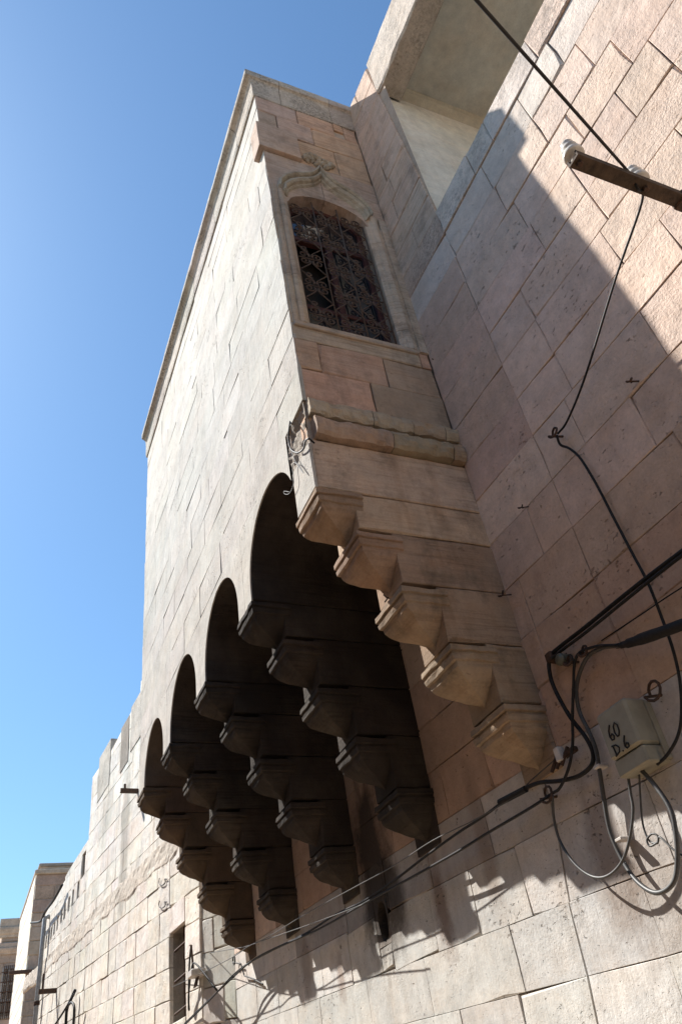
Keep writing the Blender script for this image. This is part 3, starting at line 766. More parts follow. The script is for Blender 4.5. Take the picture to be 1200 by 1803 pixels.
# ---- small ironwork and wear on the house ------------------------------------------------
def hook(px, py, off, parent, r=.022, wire=.005, ang=0.0, plane='M', tail=.06):
    c = onM(px, py, off) if plane == 'M' else plane(px, py)
    pts = [c + Vector((math.cos(a + ang)*r, 0.004*k, math.sin(a + ang)*r)) for k, a in enumerate([i*.55 for i in range(12)])]
    base = Vector((pts[-1].x - .02, wall_y(c.x, c.z) - .01, pts[-1].z + .01)) if plane == 'M' else pts[-1] + Vector((-.03, -tail, .01))
    return MB().tube(pts + [base], wire, 5).build('hook', M_IRON, parent)
for px, py, r in ((979, 763, .034), (968, 1399, .045), (1155, 1217, .05), (1006, 1163, .03), (1032, 1147, .03)):
    hook(px, py, .06, house, r, .008)
hook(888, 1046, .05, house, .022, .004); hook(1114, 671, .04, house, .014, .006); hook(922, 893, .03, house, .014, .004)
for px, py in ((766, 636), (683, 1052)):
    p = onX(px, py, XS - .03)
    MB().tube([p + Vector((.05, 0, 0)), p, p + Vector((-.02, .02, -.02)), p + Vector((-.01, .035, .01))], .005, 5).build('hook', M_IRON, house)

# ================================================================== the neighbouring house up the street
L0 = onY(356.5, 1705, .22); PHI = math.radians(4.0)
LD = Vector((math.cos(PHI), math.sin(PHI), 0)); LN = Vector((-math.sin(PHI), math.cos(PHI), 0)); LB = Vector((L0.x, L0.y, 0))
PL = lambda u, z, d: LB + LD*u + LN*d + Vector((0, 0, z))
def onL(px, py, off=0.0):
    d = ray(px, py); t = ((LB + LN*off - CAM).dot(LN)) / d.dot(LN); P = CAM + d*t
    return (P - LB).dot(LD), P.z
nb = empty('neighbour_house', (L0.x, 0, 0), 'long sunlit limestone house with a row of slits, beyond the bay', 'house')
SLOPE = .062
u_end = onL(72, 1700)[0]
ua, _ = onL(160, 1420)
TOPS = [(-.2, 9.0), (onL(251, 1190)[0], onL(251, 1190)[1]), onL(237, 1240), onL(226, 1263), onL(199, 1318), onL(178, 1346), onL(163, 1369)]
TOPB = [onL(156, 1477), onL(123, 1530), onL(79, 1612)]
def top_at(u):
    pts = TOPS if u < ua else TOPB
    if u <= pts[0][0]: return pts[0][1]
    for (a, za), (b_, zb) in zip(pts[:-1], pts[1:]):
        if a <= u <= b_: return za + (zb - za)*(u - a)/(b_ - a)
    return pts[-1][1]
def rect_px(x0, y0, x1, y1):
    a = onL(x0, y0); b_ = onL(x1, y1); return (min(a[0], b_[0]), max(a[0], b_[0]), min(a[1], b_[1]), max(a[1], b_[1]))
w_tl, w_tr, w_bl = onL(301, 1643), onL(328, 1624), onL(302, 1800)
WIN = (w_tr[0], w_tl[0], w_bl[1] - .03, (w_tl[1] + w_tr[1])/2)
HL = [WIN]
for (a, c, e2, f2) in [(775,400,765,560),(725,480,715,635),(685,550,677,695),(645,615,632,770),(610,675,600,810),(573,740,565,875),(540,795,532,920),(513,845,503,970),(487,885,477,1010),(462,930,450,1060)]:
    t_ = onL(a/5.58, 1480 + c/5.58); b2 = onL(e2/5.58, 1480 + f2/5.58); uu = (t_[0] + b2[0])/2
    HL.append((uu - .10, uu + .13, b2[1], t_[1]))
t_ = onL(148.5, 1501); b2 = onL(147.5, 1541); HL.append((t_[0] - .2, t_[0] + .2, b2[1], t_[1]))
t_ = onL(250.5, 1289); b2 = onL(249.5, 1335); HL.append((t_[0] - .13, t_[0] + .13, b2[1], t_[1]))
t_ = onL(175, 1364); b2 = onL(174, 1388); HL.append((t_[0] - .1, t_[0] + .1, b2[1], t_[1]))
wallL = MB()
panel(wallL, PL, 0, ua, -.2, 8.72, -.035, [h for h in HL if h[0] < ua and h[3] < 8.7], 4, 2, .40)
panel(wallL, PL, ua, u_end, -.2, 7.2, -.035, [h for h in HL if h[0] > ua], 4, 2, .40)
wallL.box((L0.x, -4, -.2), (L0.x + .3, .1, 9.0))
wallL = wallL.build('wall', stone_mat('rubble_mortar', pits=.6, grime=.45, rough_h=.02, obj_color=(.34, .30, .255)), nb, fixn=False)
rnd = random.Random(77)
FARC = (.71, .66, .585)
far_mb = MB(); made = 0
_l0, _l1 = onL(326, 1487), onL(145, 1653)
def lz_at(u): return _l0[1] + (_l1[1] - _l0[1])*(u - _l0[0])/(_l1[0] - _l0[0])
nrow = 34; zr = [-.2 + .385*i for i in range(nrow)]
ledge_lo = onL(145, 1653)
for i in range(nrow - 1):
    js = split_course(0, u_end, [WIN[0], WIN[1], ua], .5, 1.0, rnd)
    for a, b_ in zip(js[:-1], js[1:]):
        um = (a + b_)/2; z0, z1 = zr[i] + SLOPE*um, zr[i+1] + SLOPE*um; tp = top_at(um)
        if z0 > tp - .08 or z1 < 2.0: continue
        z1 = min(z1, tp); z0a, z0b = zr[i] + SLOPE*a, zr[i] + SLOPE*b_
        z1a, z1b = min(zr[i+1] + SLOPE*a, top_at(a + .01)), min(zr[i+1] + SLOPE*b_, top_at(b_ - .01))
        if z1a - z0a < .05 or z1b - z0b < .05: continue
        hs = [h for h in HL if h[0] < b_ and h[1] > a and h[2] < max(z1a, z1b) and h[3] > min(z0a, z0b)]
        quads = [[(a, z0a), (b_, z0b), (b_, z1b), (a, z1a)]] if not hs else [[(p0, q0), (p1, q0), (p1, q1), (p0, q1)] for p0, p1, q0, q1 in subtract((a, b_, z0, z1), hs)]
        pr = rnd.uniform(-.007, .006) + (.02 if z0 < 3.9 + SLOPE*um + 1.2 else 0)
        for q in quads:
            single = um < 9.5 and made < 285
            s = MB() if single else far_mb
            up = z0 > lz_at(um); stone_geo(s, PL, q, pr*(.4 if up else 1), .0025 if up else .0045, .003 if up else .0035, rnd=rnd, chips=.10 if up else .2, back=-.05, seg=.3 if single else .6, wob=.002 if up else .005)
            if single:
                made += 1
                s.build('stone', M_FAR, wallL, vary(FARC, .07, rnd, .02))
o = far_mb.build('far_stones', M_FAR, nb, FARC); o['kind'] = 'stuff'
# splayed return between the two fronts
R0 = Vector((10.13, -.005, 0)); R1 = PL(0, 0, 0); RD = (R1 - R0); RW = RD.length; RD.normalize(); RN = Vector((-RD.y, RD.x, 0))
PR = lambda u, z, d: R0 + RD*u + RN*d + Vector((0, 0, z))
mb = MB(); panel(mb, PR, 0, RW, -.2, 9.0, -.03); ret = mb.build('return_wall', M_MORTAR, nb, fixn=False)
for i in range(nrow - 1):
    z0, z1 = zr[i] - .06, zr[i+1] - .06
    if z1 < 2 or z1 > 8.9: continue
    cut = [0, RW*rnd.uniform(.35, .65), RW] if rnd.random() < .5 else [0, RW]
    for a, b_ in zip(cut[:-1], cut[1:]):
        s = MB(); stone_geo(s, PR, [(a, z0), (b_, z0 + .03), (b_, z1 + .03), (a, z1)], rnd.uniform(-.006, .006), .008, .006, rnd=rnd, back=-.04)
        s.build('stone', M_LOW, ret, vary((.56, .53, .48), .06, rnd))
# ragged band of exposed rubble where the upper wall steps back
mb = MB(); rings = []
lu0, lz0 = onL(326, 1487); lu1, lz1 = onL(145, 1653)
for k in range(181):
    u = .4 + 15.0*k/180; z = lz0 + (lz1 - lz0)*(u - lu0)/(lu1 - lu0)
    nz = lambda a_, f=5.0: noise.noise((u*f, a_*2.7, 4.2))
    edge = nz(9, 1.2)*.09
    rings.append([PL(u, z + .36 + edge + nz(1)*.05, -.02)] + [PL(u, z + .33*t + edge*(1 - t) + nz(t*8)*.015, .010 + .018*(1 - t) + nz(t*9 + 3, 9)*.016) for t in (1, .8, .6, .4, .2, .05)] + [PL(u, z - .03 + edge, .012), PL(u, z - .05 + edge, -.02)])
mb.loft(rings).build('rubble_band', stone_mat('ledge_rubble', pits=1.3, grime=.6, rough_h=.03, obj_color=(.58, .51, .43)), nb)
# window bars
wz0, wz1 = WIN[2], WIN[3]; wu0, wu1 = WIN[0], WIN[1]
barred = empty('barred_window', PL((wu0 + wu1)/2, wz0, -.2), parent=nb)
MB().tube([PL(wu0 + (wu1 - wu0)*.42, wz0, -.06), PL(wu0 + (wu1 - wu0)*.42, wz1, -.06)], .010, 6).build('bar', M_IRON, barred)
for k in range(3):
    z = wz1 - .22 - k*.37
    MB().tube([PL(wu0 - .02, z + .012, -.05), PL(wu1 - .25, z - .05, .02)], .016, 6).build('bar', M_IRON, barred)
MB().box((0, 0, 0), (.01, .01, .01))
mb = MB(); mb.add([PL(wu0 - .05, wz0 - .05, -.38), PL(wu1 + .05, wz0 - .05, -.38), PL(wu1 + .05, wz1 + .05, -.38), PL(wu0 - .05, wz1 + .05, -.38)], [(0,1,2,3)])
mb.add([PL(wu0 - .05, wz0 - .05, -.37), PL(wu1 + .05, wz0 - .05, -.37), PL(wu1 + .05, wz1 + .05, -.37), PL(wu0 - .05, wz1 + .05, -.37)], [(0,1,2,3)]); mb.build('shutter', M_WOOD, barred)
# S-shaped irons
for px, py in ((289, 1553), (289, 1593)):
    pts = [onL(px + a, py + b_, .04) for a, b_ in ((4, -6), (5, -3), (3, -1), (0, 1), (2, -1), (-1, 3), (-5, 5), (-8, 2), (-8.5, -4), (-8, -8))]
    pts = [onL(px + a, py + b_, .04) for a, b_ in ((5, -5), (2, -4), (2, 1), (0, 4), (-4, 6), (-8, 4), (-9, -1), (-8, -7))]
    MB().tube(catmull([PL(u, z, .04) for u, z in pts], 4), .0075, 6).build('tie_iron', M_DARKIRON, nb)
    u, z = onL(px + 5, py - 5); MB().tube([PL(u, z, .04), PL(u - .05, z, -.02)], .0075, 6).build('tie_iron', M_DARKIRON, nb)
# iron beams standing out of the wall
for (x0, y0, ln, th, pin) in ((243, 1393, .32, .035, True), (101, 1744, .40, .045, True)):
    u, z = onL(x0, y0)
    mb = MB(); b0 = PL(u, z, -.05); b1 = PL(u, z, ln)
    mb.loft([[p + Vector((dx, 0, dz_)) for dx, dz_ in ((-th, -th), (th, -th), (th, -th*.5), (-th*.3, -th*.5), (-th*.3, th), (-th, th))] for p in (b0, b1)])
    if pin: mb.tube([b1 + Vector((0, -.08, 0)), b1 + Vector((0, -.08, (.12 if x0 > 200 else .35)))], .022, 6)
    mb.build('iron_beam', M_IRON, nb)
# chimney stub and slot in the parapet
u, z = onL(187, 1318)
mb = MB(); rr = lambda a, c, d_, e_: mb.loft([[PL(a, zz, -.3), PL(c, zz, -.3), PL(c, zz, .01), PL(a, zz, .01)] for zz in (d_, e_)])
rr(u - .5, u + .6, z - 1.0, z + .02); mb.build('parapet_block', M_LICH, nb, (.50, .46, .40))
u, z = onL(238, 1240)
mb = MB(); rr(u - 1.2, u + .25, z - .9, z + .05); mb.build('parapet_block', M_LICH, nb, (.52, .47, .41))
u, z = onL(221, 1277)
mb = MB(); rr(u - .35, u + .3, z - .9, z + .06); mb.build('parapet_block', M_LICH, nb, (.30, .26, .22))  # dark block in place of the slot, its shade put into the colour
# rainwater pipe
p0, p1 = onL(79, 1618, .12), onL(64, 1812, .12)
mb = MB(); mb.tube([PL(p0[0], p0[1] + .05, -.05), PL(p0[0], p0[1] + .05, .06), PL(p0[0], p0[1], .12), PL(p0[0], p0[1] - 1, .12), PL(p0[0], -.2 + SLOPE*20, .12)], .055, 10); mb.build('downpipe', M_PIPE, nb, smooth_=True)
for z in (p0[1] - 1.9, p0[1] - 4.2): MB().lathe(PL(p0[0], z, .12), (0, 0, 1), [(.055, 0), (.072, .01), (.072, .09), (.055, .10)], 10).build('pipe_collar', M_IRON, nb)

# ================================================================== houses farther up the street
XC = 44.0
tc = onX(60, 1540, XC); bc = onX(40, 1803, XC); yc = (tc.y + bc.y)/2
tower = empty('tall_house', (XC, yc - 3, 0), 'tall house with shaded stone end standing over the long wall', 'house')
ztop = tc.z; zup = onX(75, 1520, XC).z; yup = onX(74, 1520, XC).y
PT = lambda y, z, d: Vector((XC - d, y, z))
mb = MB(); mb.box((XC + .05, yc - 8, 0), (XC + 9, yc - .05, ztop)); mb.box((XC + .6, yc - 8, ztop), (XC + 8, yup, zup)); twall = mb.build('wall', M_MORTAR, tower)
rnd = random.Random(91); z = 6.0
while z < ztop - .1:
    z1 = min(ztop, z + .62); y = yc; 
    while y > yc - 5.0:
        y1 = y - rnd.uniform(.8, 1.6); s = MB(); stone_geo(s, PT, [(y1, z), (y, z), (y, z1), (y1, z1)], rnd.uniform(-.02, .02), .03, .02, rnd=rnd, back=-.06)
        s.build('stone', M_LICH if z1 > ztop - .7 else M_FAR, twall, vary((.29, .24, .20), .15, rnd)); y = y1  # end face coloured darker for its shade; the street face stays pale
    s = MB(); stone_geo(s, lambda x, zz, d: Vector((x, yc + d, zz)), [(XC, z), (XC + 4.4, z), (XC + 4.4, z1), (XC, z1)], rnd.uniform(0, .01), .02, .02, rnd=rnd, back=-.06, seg=2); s.build('stone', M_FAR, twall, vary(FARC, .06, rnd))
    s = MB(); stone_geo(s, lambda x, zz, d: Vector((x, yc + d, zz)), [(XC + 4.4, z), (XC + 9, z), (XC + 9, z1), (XC + 4.4, z1)], rnd.uniform(0, .01), .02, .02, rnd=rnd, back=-.06, seg=2); s.build('stone', M_FAR, twall, vary(FARC, .06, rnd))
    z = z1
mb = MB(); mb.rbox((XC - .12, yc - 8, ztop), (XC + 9, yc + .05, ztop + .22), .03); mb.build('coping', M_LICH, tower, (.36, .32, .27))
MB().rbox((XC + .5, yc - 8, zup), (XC + 8.1, yup + .08, zup + .16), .03).build('coping', M_LICH, tower, (.30, .27, .24))
# cross arm on the shaded corner
zc_ = onX(46, 1713, XC).z
mb = MB(); mb.rbox((XC - .35, yc - .9, zc_ - .08), (XC - .22, yc + .75, zc_ + .08), .02); mb.box((XC - .25, yc - .1, zc_ - .05), (XC, yc + .05, zc_ + .05)); mb.build('cross_arm', M_IRON, tower)

XD = 58.0
pd0 = onX(0, 1620, XD); pd1 = onX(42, 1620, XD)
yd = pd1.y; zd = pd0.z
farh = empty('far_house', (XD, yd, 0), 'shaded end house with moulded cornice and barred window closing the street', 'house')
yl = onX(5, 1640, XD).y
mb = MB(); mb.box((XD + .06, yd - 6, 0), (XD + 10, yl, zd - .4)); fwall = mb.build('wall', M_MORTAR, farh)
wtl = onX(3, 1705, XD); wbr = onX(23, 1790, XD)
zwt, zwb = (wtl.z + onX(22, 1703, XD).z)/2, wbr.z
wy1, wy0 = onX(2, 1745, XD).y, onX(22, 1745, XD).y
rnd = random.Random(17); z = 8.0
PD = lambda y, z, d: Vector((XD - d, y, z))
while z < zd - .5:
    z1 = min(zd - .45, z + .6); y = yl
    while y > yd - 3.4:
        y1 = max(yd - 3.4, y - rnd.uniform(.9, 1.7))
        for q in subtract((y1, y, z, z1), [(wy0, wy1, zwb, zwt)]):
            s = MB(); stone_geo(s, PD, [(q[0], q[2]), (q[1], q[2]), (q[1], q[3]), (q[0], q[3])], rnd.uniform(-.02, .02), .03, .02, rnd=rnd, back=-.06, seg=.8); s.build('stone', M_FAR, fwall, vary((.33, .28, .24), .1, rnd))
        y = y1
    z = z1
CP = [(-.1, 0), (.12, 0), (.14, .14), (.22, .2), (.3, .42), (.3, .55), (.18, .6), (.22, 1.0), (.16, 1.08), (-.1, 1.08)]
MB().loft([[(XD - o_, y, zd - 1.05 + h_) for o_, h_ in CP] for y in (yd - 6, yl + .2)]).build('cornice', M_LICH, farh, (.44, .39, .33))
z_b = onX(20, 1680, XD).z
MB().loft([[(XD - o_*.8, y, z_b + h_*.6) for o_, h_ in CP] for y in (yd - 6, yl + .15)]).build('string_course', M_LICH, farh, (.42, .37, .32))
fw = empty('window', (XD, (wy0 + wy1)/2, zwb), parent=farh)
MB().box((XD + .04, wy0, zwb), (XD + .055, wy1, zwt)).build('pane', M_GLASS, fw)
for k in range(3):
    y = wy0 + (wy1 - wy0)*k/2; MB().rbox((XD - .0, y - .06, zwb), (XD + .038, y + .06, zwt), .01).build('frame', M_PIPE, fw)
for k in range(4):
    z = zwb + (zwt - zwb)*k/3; MB().rbox((XD - .005, wy0, z - .06), (XD + .036, wy1, z + .06), .01).build('frame', M_PIPE, fw)
for k in range(6):
    y = wy0 + (wy1 - wy0)*(k + .5)/6; MB().tube([(XD - .10, y, zwb - .1), (XD - .10, y, zwt + .1)], .025, 5).build('bar', M_IRON, fw)
for k in range(5):
    z = zwb + (zwt - zwb)*(k + .5)/5; MB().tube([(XD - .13, wy0 - .1, z), (XD - .13, wy1 + .1, z)], .025, 5).build('bar', M_IRON, fw)

# ================================================================== the house across the street (out of the frame, added and sized to shade the street)
opp = empty('added_opposite_house', (10, 5.3, 0), 'unseen stone house added across the street to shade it', 'house')
MB().box((-14, 5.3, -.1), (30, 9.3, 7.7)).build('wall', stone_mat('opposite_limestone', obj_color=(.50, .40, .31)), opp)
MB().rbox((-14.2, 5.15, 7.7), (30.2, 9.4, 7.95), .03).build('coping', M_LICH, opp, (.40, .36, .31))

# ================================================================== insulator arm
pa = onM(1266, 378); tip = None
xa, za = pa.x, pa.z
pt = onX(1012, 287, xa)
ya = pt.y
arm = empty('pole_bracket', (xa, wall_y(xa, za), za), 'brown iron arm with two white porcelain insulators high on the sunlit wall', 'bracket')
W_ = .035
mb = MB()
prof = [(-W_, -.03), (W_, -.03), (W_, .012), (W_*.72, .012), (W_*.72, -.018), (-W_*.72, -.018), (-W_*.72, .012), (-W_, .012)]
mb.loft([[(xa + a, y, za + b_) for a, b_ in prof] for y in (wall_y(xa, za) - .06, ya)])
mb.build('channel', M_WOOD, arm)
def insul(py_, sc=1.0):
    mb = MB()
    mb.lathe((xa, py_, za - .015), (0, 0, 1), [(.020*sc, 0), (.030*sc, .012), (.032*sc, .04), (.055*sc, .045), (.060*sc, .055), (.058*sc, .075), (.044*sc, .085), (.040*sc, .10), (.047*sc, .108), (.047*sc, .122), (.036*sc, .132), (.034*sc, .150), (.038*sc, .158), (.030*sc, .175), (.008, .182)], 20)
    mb.build('insulator', M_PORC, arm, smooth_=True)
    MB().lathe((xa, py_, za - .052), (0, 0, 1), [(.012, 0), (.016, .002), (.016, .018), (.012, .022)], 6).build('bolt', M_IRON, arm)
insul(ya - .03, .88); 
y2 = onX(1122, 315, xa).y; insul(y2, .88)
y3 = onX(1192, 345, xa).y; MB().rbox((xa - .045, y3 - .05, za - .04), (xa + .045, y3 + .03, za + .02), .008).build('clamp', M_IRON, arm)

# ================================================================== cables
def cable(name, pts, r, label, cat='cable', mat=None, group=None, k=6):
    P = []
    for q in pts:
        if isinstance(q, Vector): P.append(q)
        else: P.append(onM(q[0], q[1], q[2]))
    r = [q*.85 for q in r] if isinstance(r, list) else r*.82
    P = [P[0]] + [q + Vector((noise.noise((q.x*9, q.z*9, 1)), 0, noise.noise((q.x*9, q.z*9, 7))))*.012 for q in P[1:-1]] + [P[-1]] if len(P) > 5 else P
    o = MB().tube(catmull(P, k), r, 7).build(name, mat or M_CABLE, smooth_=True)
    return tag(o, label, cat, group)
P_ins = Vector((xa, y2 + .03, za + .06))
far_pt = onX(838, 0, 0.35); far_up = CAM + ray(760, -85)*((far_pt - CAM).length/ray(838, 0).length)*1.12
span = [P_ins, P_ins.lerp(onX(838, 0, .55), .5), onX(838, 0, .55), P_ins + (onX(838, 0, .55) - P_ins)*1.9]
cable('overhead_wire', span, .009, 'black overhead wire rising from the arm across the loggia to the sky', 'wire')
cable('drop_wire', [P_ins + Vector((0, .02, -.01)), Vector((xa, y2 + .05, za - .05)), onM(1128, 360, .42), (1085, 490, .28), (1030, 660, .14), (1000, 738, .07), (981, 764, .06)], .0085, 'thin black wire dropping from the insulator arm to the wall ring', 'wire')
cable('wall_cable', [(979, 766, .06), (985, 783, .04), (1003, 789, .03), (1022, 808, .03), (1050, 855, .025), (1080, 912, .025), (1110, 970, .03), (1140, 1030, .04), (1163, 1085, .05), (1183, 1145, .06), (1196, 1205, .07), (1199, 1260, .07), (1190, 1300, .07), (1173, 1330, .07), (1156, 1346, .07)], .010, 'black cable falling down the shaded wall from the ring to the box')
cable('twin_cable', [(1290, 905, .10), (1200, 968, .10), (1115, 1037, .09), (1030, 1104, .07), (985, 1138, .05), (968, 1157, .05), (967, 1180, .05), (975, 1212, .05), (1000, 1258, .05), (1030, 1296, .05), (1042, 1325, .05), (1040, 1350, .05), (1018, 1368, .05), (985, 1374, .06), (950, 1378, .08), (922, 1390, .10), (880, 1414, .13)], .015, 'thick black cable bent at a wall hook and looping left of the box')
cable('steep_cable', [(1292, 912, .12), (1200, 976, .12), (1118, 1043, .11), (1036, 1108, .09), (990, 1142, .06), (970, 1160, .06)], .012, 'second black cable running up right above the thick bent one')
cable('sleeved_cable', [(1290, 1065, .14), (1200, 1100, .13), (1150, 1118, .12), (1105, 1133, .10), (1085, 1138, .08)], [.030]*6 + [.034]*6 + [.036]*4 + [.030]*3 + [.022]*3 + [.017]*3, 'fat black taped cable end entering from the right edge')
cable('looped_cable', [(1090, 1137, .09), (1060, 1141, .07), (1036, 1155, .06), (1020, 1182, .05), (1013, 1215, .05), (1020, 1252, .05), (1036, 1288, .05), (1048, 1320, .05), (1054, 1360, .05), (1062, 1410, .05), (1076, 1470, .05), (1098, 1520, .06), (1125, 1556, .09), (1158, 1572, .12), (1184, 1554, .13), (1192, 1510, .12), (1190, 1460, .11), (1176, 1420, .10), (1150, 1385, .09), (1128, 1356, .08)], .0145, 'long grey-black cable looping below the box and back up to it', mat=M_GREYCABLE)
cable('vertical_cable', [(1088, 1136, .10), (1050, 1139, .09), (1020, 1150, .085), (1010, 1170, .08), (1008, 1210, .08), (1008, 1260, .08), (1007, 1310, .08), (1000, 1352, .08), (985, 1385, .08), (970, 1399, .08), (930, 1424, .12), (860, 1465, .13), (800, 1502, .14), (720, 1548, .13), (640, 1590, .13), (560, 1636, .14), (480, 1672, .15), (420, 1708, .18), (370, 1760, .30), (320, 1810, .32)], .0105, 'black cable hanging straight past the clamp then running down left along the wall')
cable('lower_loop_cable', [(972, 1400, .08), (974, 1440, .07), (985, 1478, .07), (1008, 1518, .08), (1040, 1543, .09), (1068, 1543, .10), (1092, 1518, .10), (1107, 1478, .10), (1113, 1430, .09), (1110, 1395, .08), (1104, 1362, .08)], .0095, 'slender black cable hanging in a deep loop below the box', mat=M_GREYCABLE)
cable('curled_wire', [(1124, 1360, .06), (1127, 1400, .06), (1131, 1450, .07), (1141, 1478, .08), (1155, 1484, .09), (1158, 1472, .09), (1148, 1467, .09), (1138, 1478, .09), (1143, 1489, .09), (1156, 1482, .09), (1162, 1474, .09), (1185, 1495, .10), (1210, 1512, .10)], .006, 'thin pale wire curled in a ring on the sunlit wall', 'wire', M_GREYCABLE)
cable('stay_wire', [(1290, 985, .12), (1200, 1034, .10), (1120, 1087, .07), (1058, 1128, .05)], .0045, 'hair-thin stay wire slanting up above the taped cable', 'wire')
cable('second_wire', [(884, 1412, .13), (850, 1437, .13), (800, 1470, .13), (750, 1507, .13), (690, 1552, .13), (640, 1585, .13), (590, 1612, .14), (530, 1650, .14), (450, 1687, .17), (400, 1730, .22), (325, 1802, .31)], .0105, 'upper black cable running down left beneath the corbels')
cable('thin_wire', [(985, 1330, .05), (940, 1368, .08), (900, 1405, .12), (830, 1446, .18), (760, 1482, .22), (690, 1525, .24), (620, 1565, .25), (535, 1611, .26), (450, 1660, .28), (390, 1675, .2), (352, 1681, .12)], .0045, 'thin steel wire stretched under the corbels to the far bracket', 'wire', M_GREYCABLE)
cable('pale_wire', [(640, 1592, .27), (590, 1612, .26), (545, 1628, .26), (490, 1647, .27), (440, 1663, .28), (400, 1690, .3), (300, 1740, .3), (235, 1765, .3)], .005, 'pale wire parting from the black cables towards the far window', 'wire', M_GREYCABLE)

# clamps where the cables meet the wall
cl = empty('cable_clamp', onM(968, 1157, .03), 'rusty clamp holding the bent cable to the shaded wall', 'clamp')
c0 = onM(968, 1157, .05); MB().rbox(c0 - Vector((.03, .06, .03)), c0 + Vector((.03, .02, .03)), .008).build('clamp_body', M_IRON, cl)
MB().tube([c0 + Vector((-.03, 0, -.03)), c0 + Vector((-.09, 0, -.05)), c0 + Vector((-.12, -.02, -.04))], .005, 5).build('bolt', M_IRON, cl)
cl = empty('porcelain_knob', onM(1006, 1163, .03), 'small green-grey knob insulator between the cables on the wall', 'insulator')
c0 = onM(1006, 1163, 0); mb = MB(); mb.lathe(c0, (0, 1, 0), [(.018, -.02), (.018, .03), (.035, .035), (.038, .05), (.028, .06), (.028, .07), (.038, .08), (.034, .095), (.01, .10)], 12); mb.build('knob', plain_mat('glazed_knob', (.10, .10, .075), .3), cl, smooth_=True)
sp = empty('cable_spreader', onM(985, 1335, .03), 'rusty tension clamp with white spacer under the lowest bracket', 'clamp')
c0 = onM(992, 1330, .06)
mb = MB(); mb.rbox(c0 - Vector((.10, .03, .015)), c0 + Vector((.10, .01, .015)), .006); mb.build('bar', M_IRON, sp)
for dx in (-.05, .0, .05): MB().tube([c0 + Vector((dx, 0, .03)), c0 + Vector((dx + .07, .02, -.05))], .010, 6).build('tine', M_IRON, sp)
MB().rbox(c0 + Vector((-.01, -.01, -.03)), c0 + Vector((.035, .04, .05)), .006).build('spacer', M_TAPE, sp)
for k, (px, py) in enumerate(((1053, 1350), (1092, 1478))):
    c0 = onM(px, py, .06)
    tag(MB().rbox(c0 - Vector((.025, .05, .008)), c0 + Vector((.025, .02, .008)), .003).build('cable_clip', M_TAPE), ('white clip on the long cable left of the box', 'white clip on the wall below the box')[k], 'clip', 'white cable clips')
s0, s1 = onM(925, 1389, .10), onM(879, 1413, .13)
tag(MB().tube([s0, s1], .021, 8).build('cable_sleeve', M_CABLE), 'black rubber sleeve on the cable under the lowest bracket', 'sleeve')

# ================================================================== junction box
bx0 = onM(1044, 1259, .15); bx1 = onM(1099, 1230, .15); bx2 = onM(1083, 1371, .15); bx3 = onM(1143, 1341, .15)
xl, xr = (bx0.x + bx2.x)/2, (bx1.x + bx3.x)/2; zt_, zb_ = (bx0.z + bx1.z)/2, (bx2.z + bx3.z)/2
yw = wall_y((xl + xr)/2, (zt_ + zb_)/2)
jb = empty('junction_box', ((xl + xr)/2, yw, zb_), 'grey-beige electric box hand-marked 60 and D.6 on the shaded wall', 'electric box')
zm_ = zb_ + (zt_ - zb_)*.27
mb = MB(); mb.rbox((xr, yw - .01, zm_), (xl, yw + .155, zt_), .014); mb.build('body', M_BOX, jb)
mb = MB(); mb.rbox((xr + .004, yw - .01, zb_), (xl - .004, yw + .142, zm_ - .004), .008); mb.build('terminal_cover', M_BOX, jb)
MB().rbox((xr - .012, yw - .008, zb_ + .01), (xr + .004, yw + .03, zt_ - .02), .004).build('flange', M_BOX, jb)
wbx, hbx = xl - xr, zt_ - zm_
def stroke(pts): 
    f = [(xl - wbx*u, yw + .157, zm_ + hbx*v) for u, v in pts]
    return MB().tube(f, .0045, 5, flat=1.0).build('marking', M_INK, jb)
stroke([(.36, .66), (.28, .56), (.25, .44), (.28, .36), (.35, .35), (.38, .41), (.34, .47), (.27, .44)])
stroke([(.47, .36), (.43, .45), (.45, .58), (.52, .64), (.58, .56), (.57, .44), (.52, .36), (.47, .36)])
stroke([(.24, .24), (.25, .04)]); stroke([(.20, .25), (.33, .23), (.40, .15), (.36, .07), (.22, .03)])
stroke([(.46, .045), (.48, .05)])
stroke([(.66, .30), (.59, .20), (.57, .10), (.61, .045), (.68, .06), (.69, .12), (.63, .15), (.58, .11)])

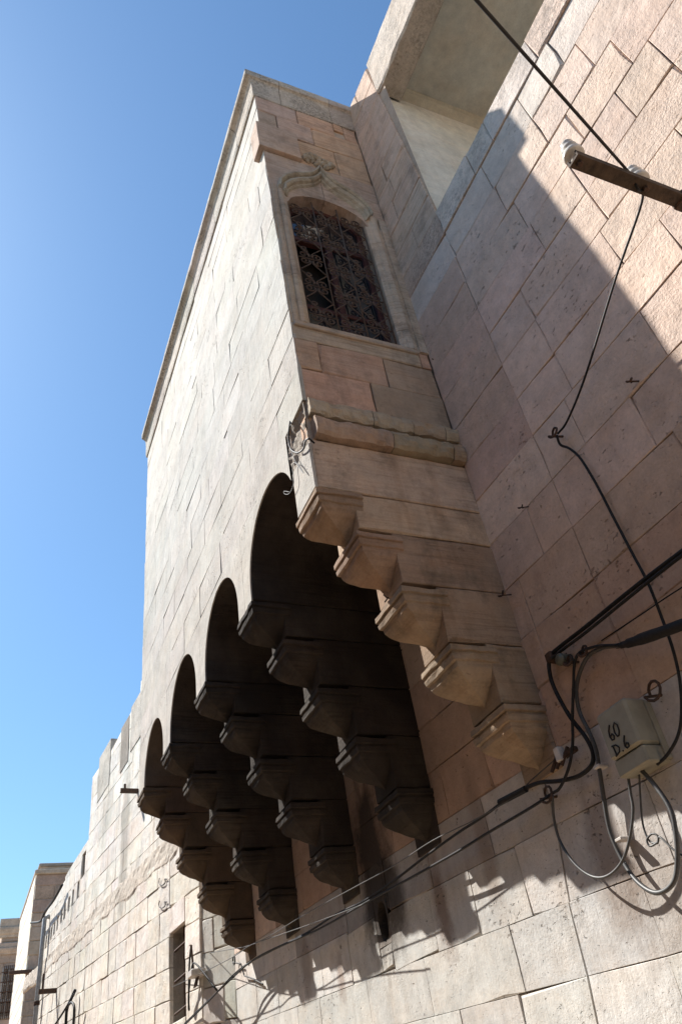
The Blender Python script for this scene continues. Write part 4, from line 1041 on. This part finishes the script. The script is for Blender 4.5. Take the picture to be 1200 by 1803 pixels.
# ================================================================== little bracket on the corner by the barred window
kb = PL(0.02, onL(350, 1716)[1], .0)
tb = empty('wire_bracket', kb, 'small white-topped wire bracket on the corner beside the barred window', 'bracket')
MB().rbox(kb + Vector((-.12, -.02, -.05)), kb + Vector((.10, .16, .03)), .01).build('plate', M_TAPE, tb)
MB().tube([kb + Vector((.02, .10, 0)), kb + Vector((.05, .12, .32)), kb + Vector((.1, .12, .33))], .014, 6).build('arm', M_IRON, tb)
for k in range(3): MB().tube([kb + Vector((-.06 + .05*k, .06, -.04)), kb + Vector((-.10 + .06*k, .10, -.16))], .010, 5).build('pin', M_IRON, tb)
kz = kb.z
o = MB().tube(catmull([kb + Vector((.05, .12, .32)), kb + Vector((.16, .12, .1)), kb + Vector((.30, .1, -.28)), kb + Vector((.36, .08, -.33)), kb + Vector((.30, .1, -.20)), kb + Vector((.06, .12, .03)), kb + Vector((-.1, .1, .08)), kb + Vector((-.6, -.02, -.3))], 6), .012, 6).build('slack_cable', M_CABLE, smooth_=True)
tag(o, 'slack black cable sagging from the corner bracket by the barred window', 'cable')
# hook with trailing wire on the white wall
hp_ = onM(412, 1691, .05)
pts = [hp_ + Vector((math.cos(a)*.045, .0, math.sin(a)*.045)) for a in [i*.6 for i in range(11)]]
o = MB().tube(pts + [onM(424, 1697, .04), onM(430, 1718, .03), onM(445, 1723, .02), onM(463, 1733, .02)], .008, 5).build('trailing_wire', M_CABLE)
tag(o, 'ring-ended wire trailing over the white wall beside the far corner', 'wire')
# cables on the far end of the long wall
def lcable(name, pts, r, label): tag(MB().tube(catmull([PL(*onL(a, b_, o_), o_) for a, b_, o_ in pts], 5), r, 6).build(name, M_CABLE, smooth_=True), label, 'cable')
lcable('hanging_cable', [(133, 1742, .1), (126, 1758, .15), (118, 1778, .2), (116, 1815, .2)], .03, 'black cable hanging left from the iron hook on the long wall')
lcable('bent_cable', [(133, 1744, .1), (120, 1770, .2), (126, 1765, .25), (131, 1775, .25), (129, 1815, .25)], .025, 'black cable bent over in a loop low on the long wall')
lcable('slanting_cable', [(131, 1750, .2), (110, 1785, .3), (90, 1815, .4)], .02, 'thin black cable slanting down left across the long wall')
lcable('roof_cable', [(110, 1558, .12), (95, 1585, .15), (80, 1605, .15), (72, 1622, .15), (55, 1625, .2)], .03, 'dark cable draped from the wall top past the downpipe')
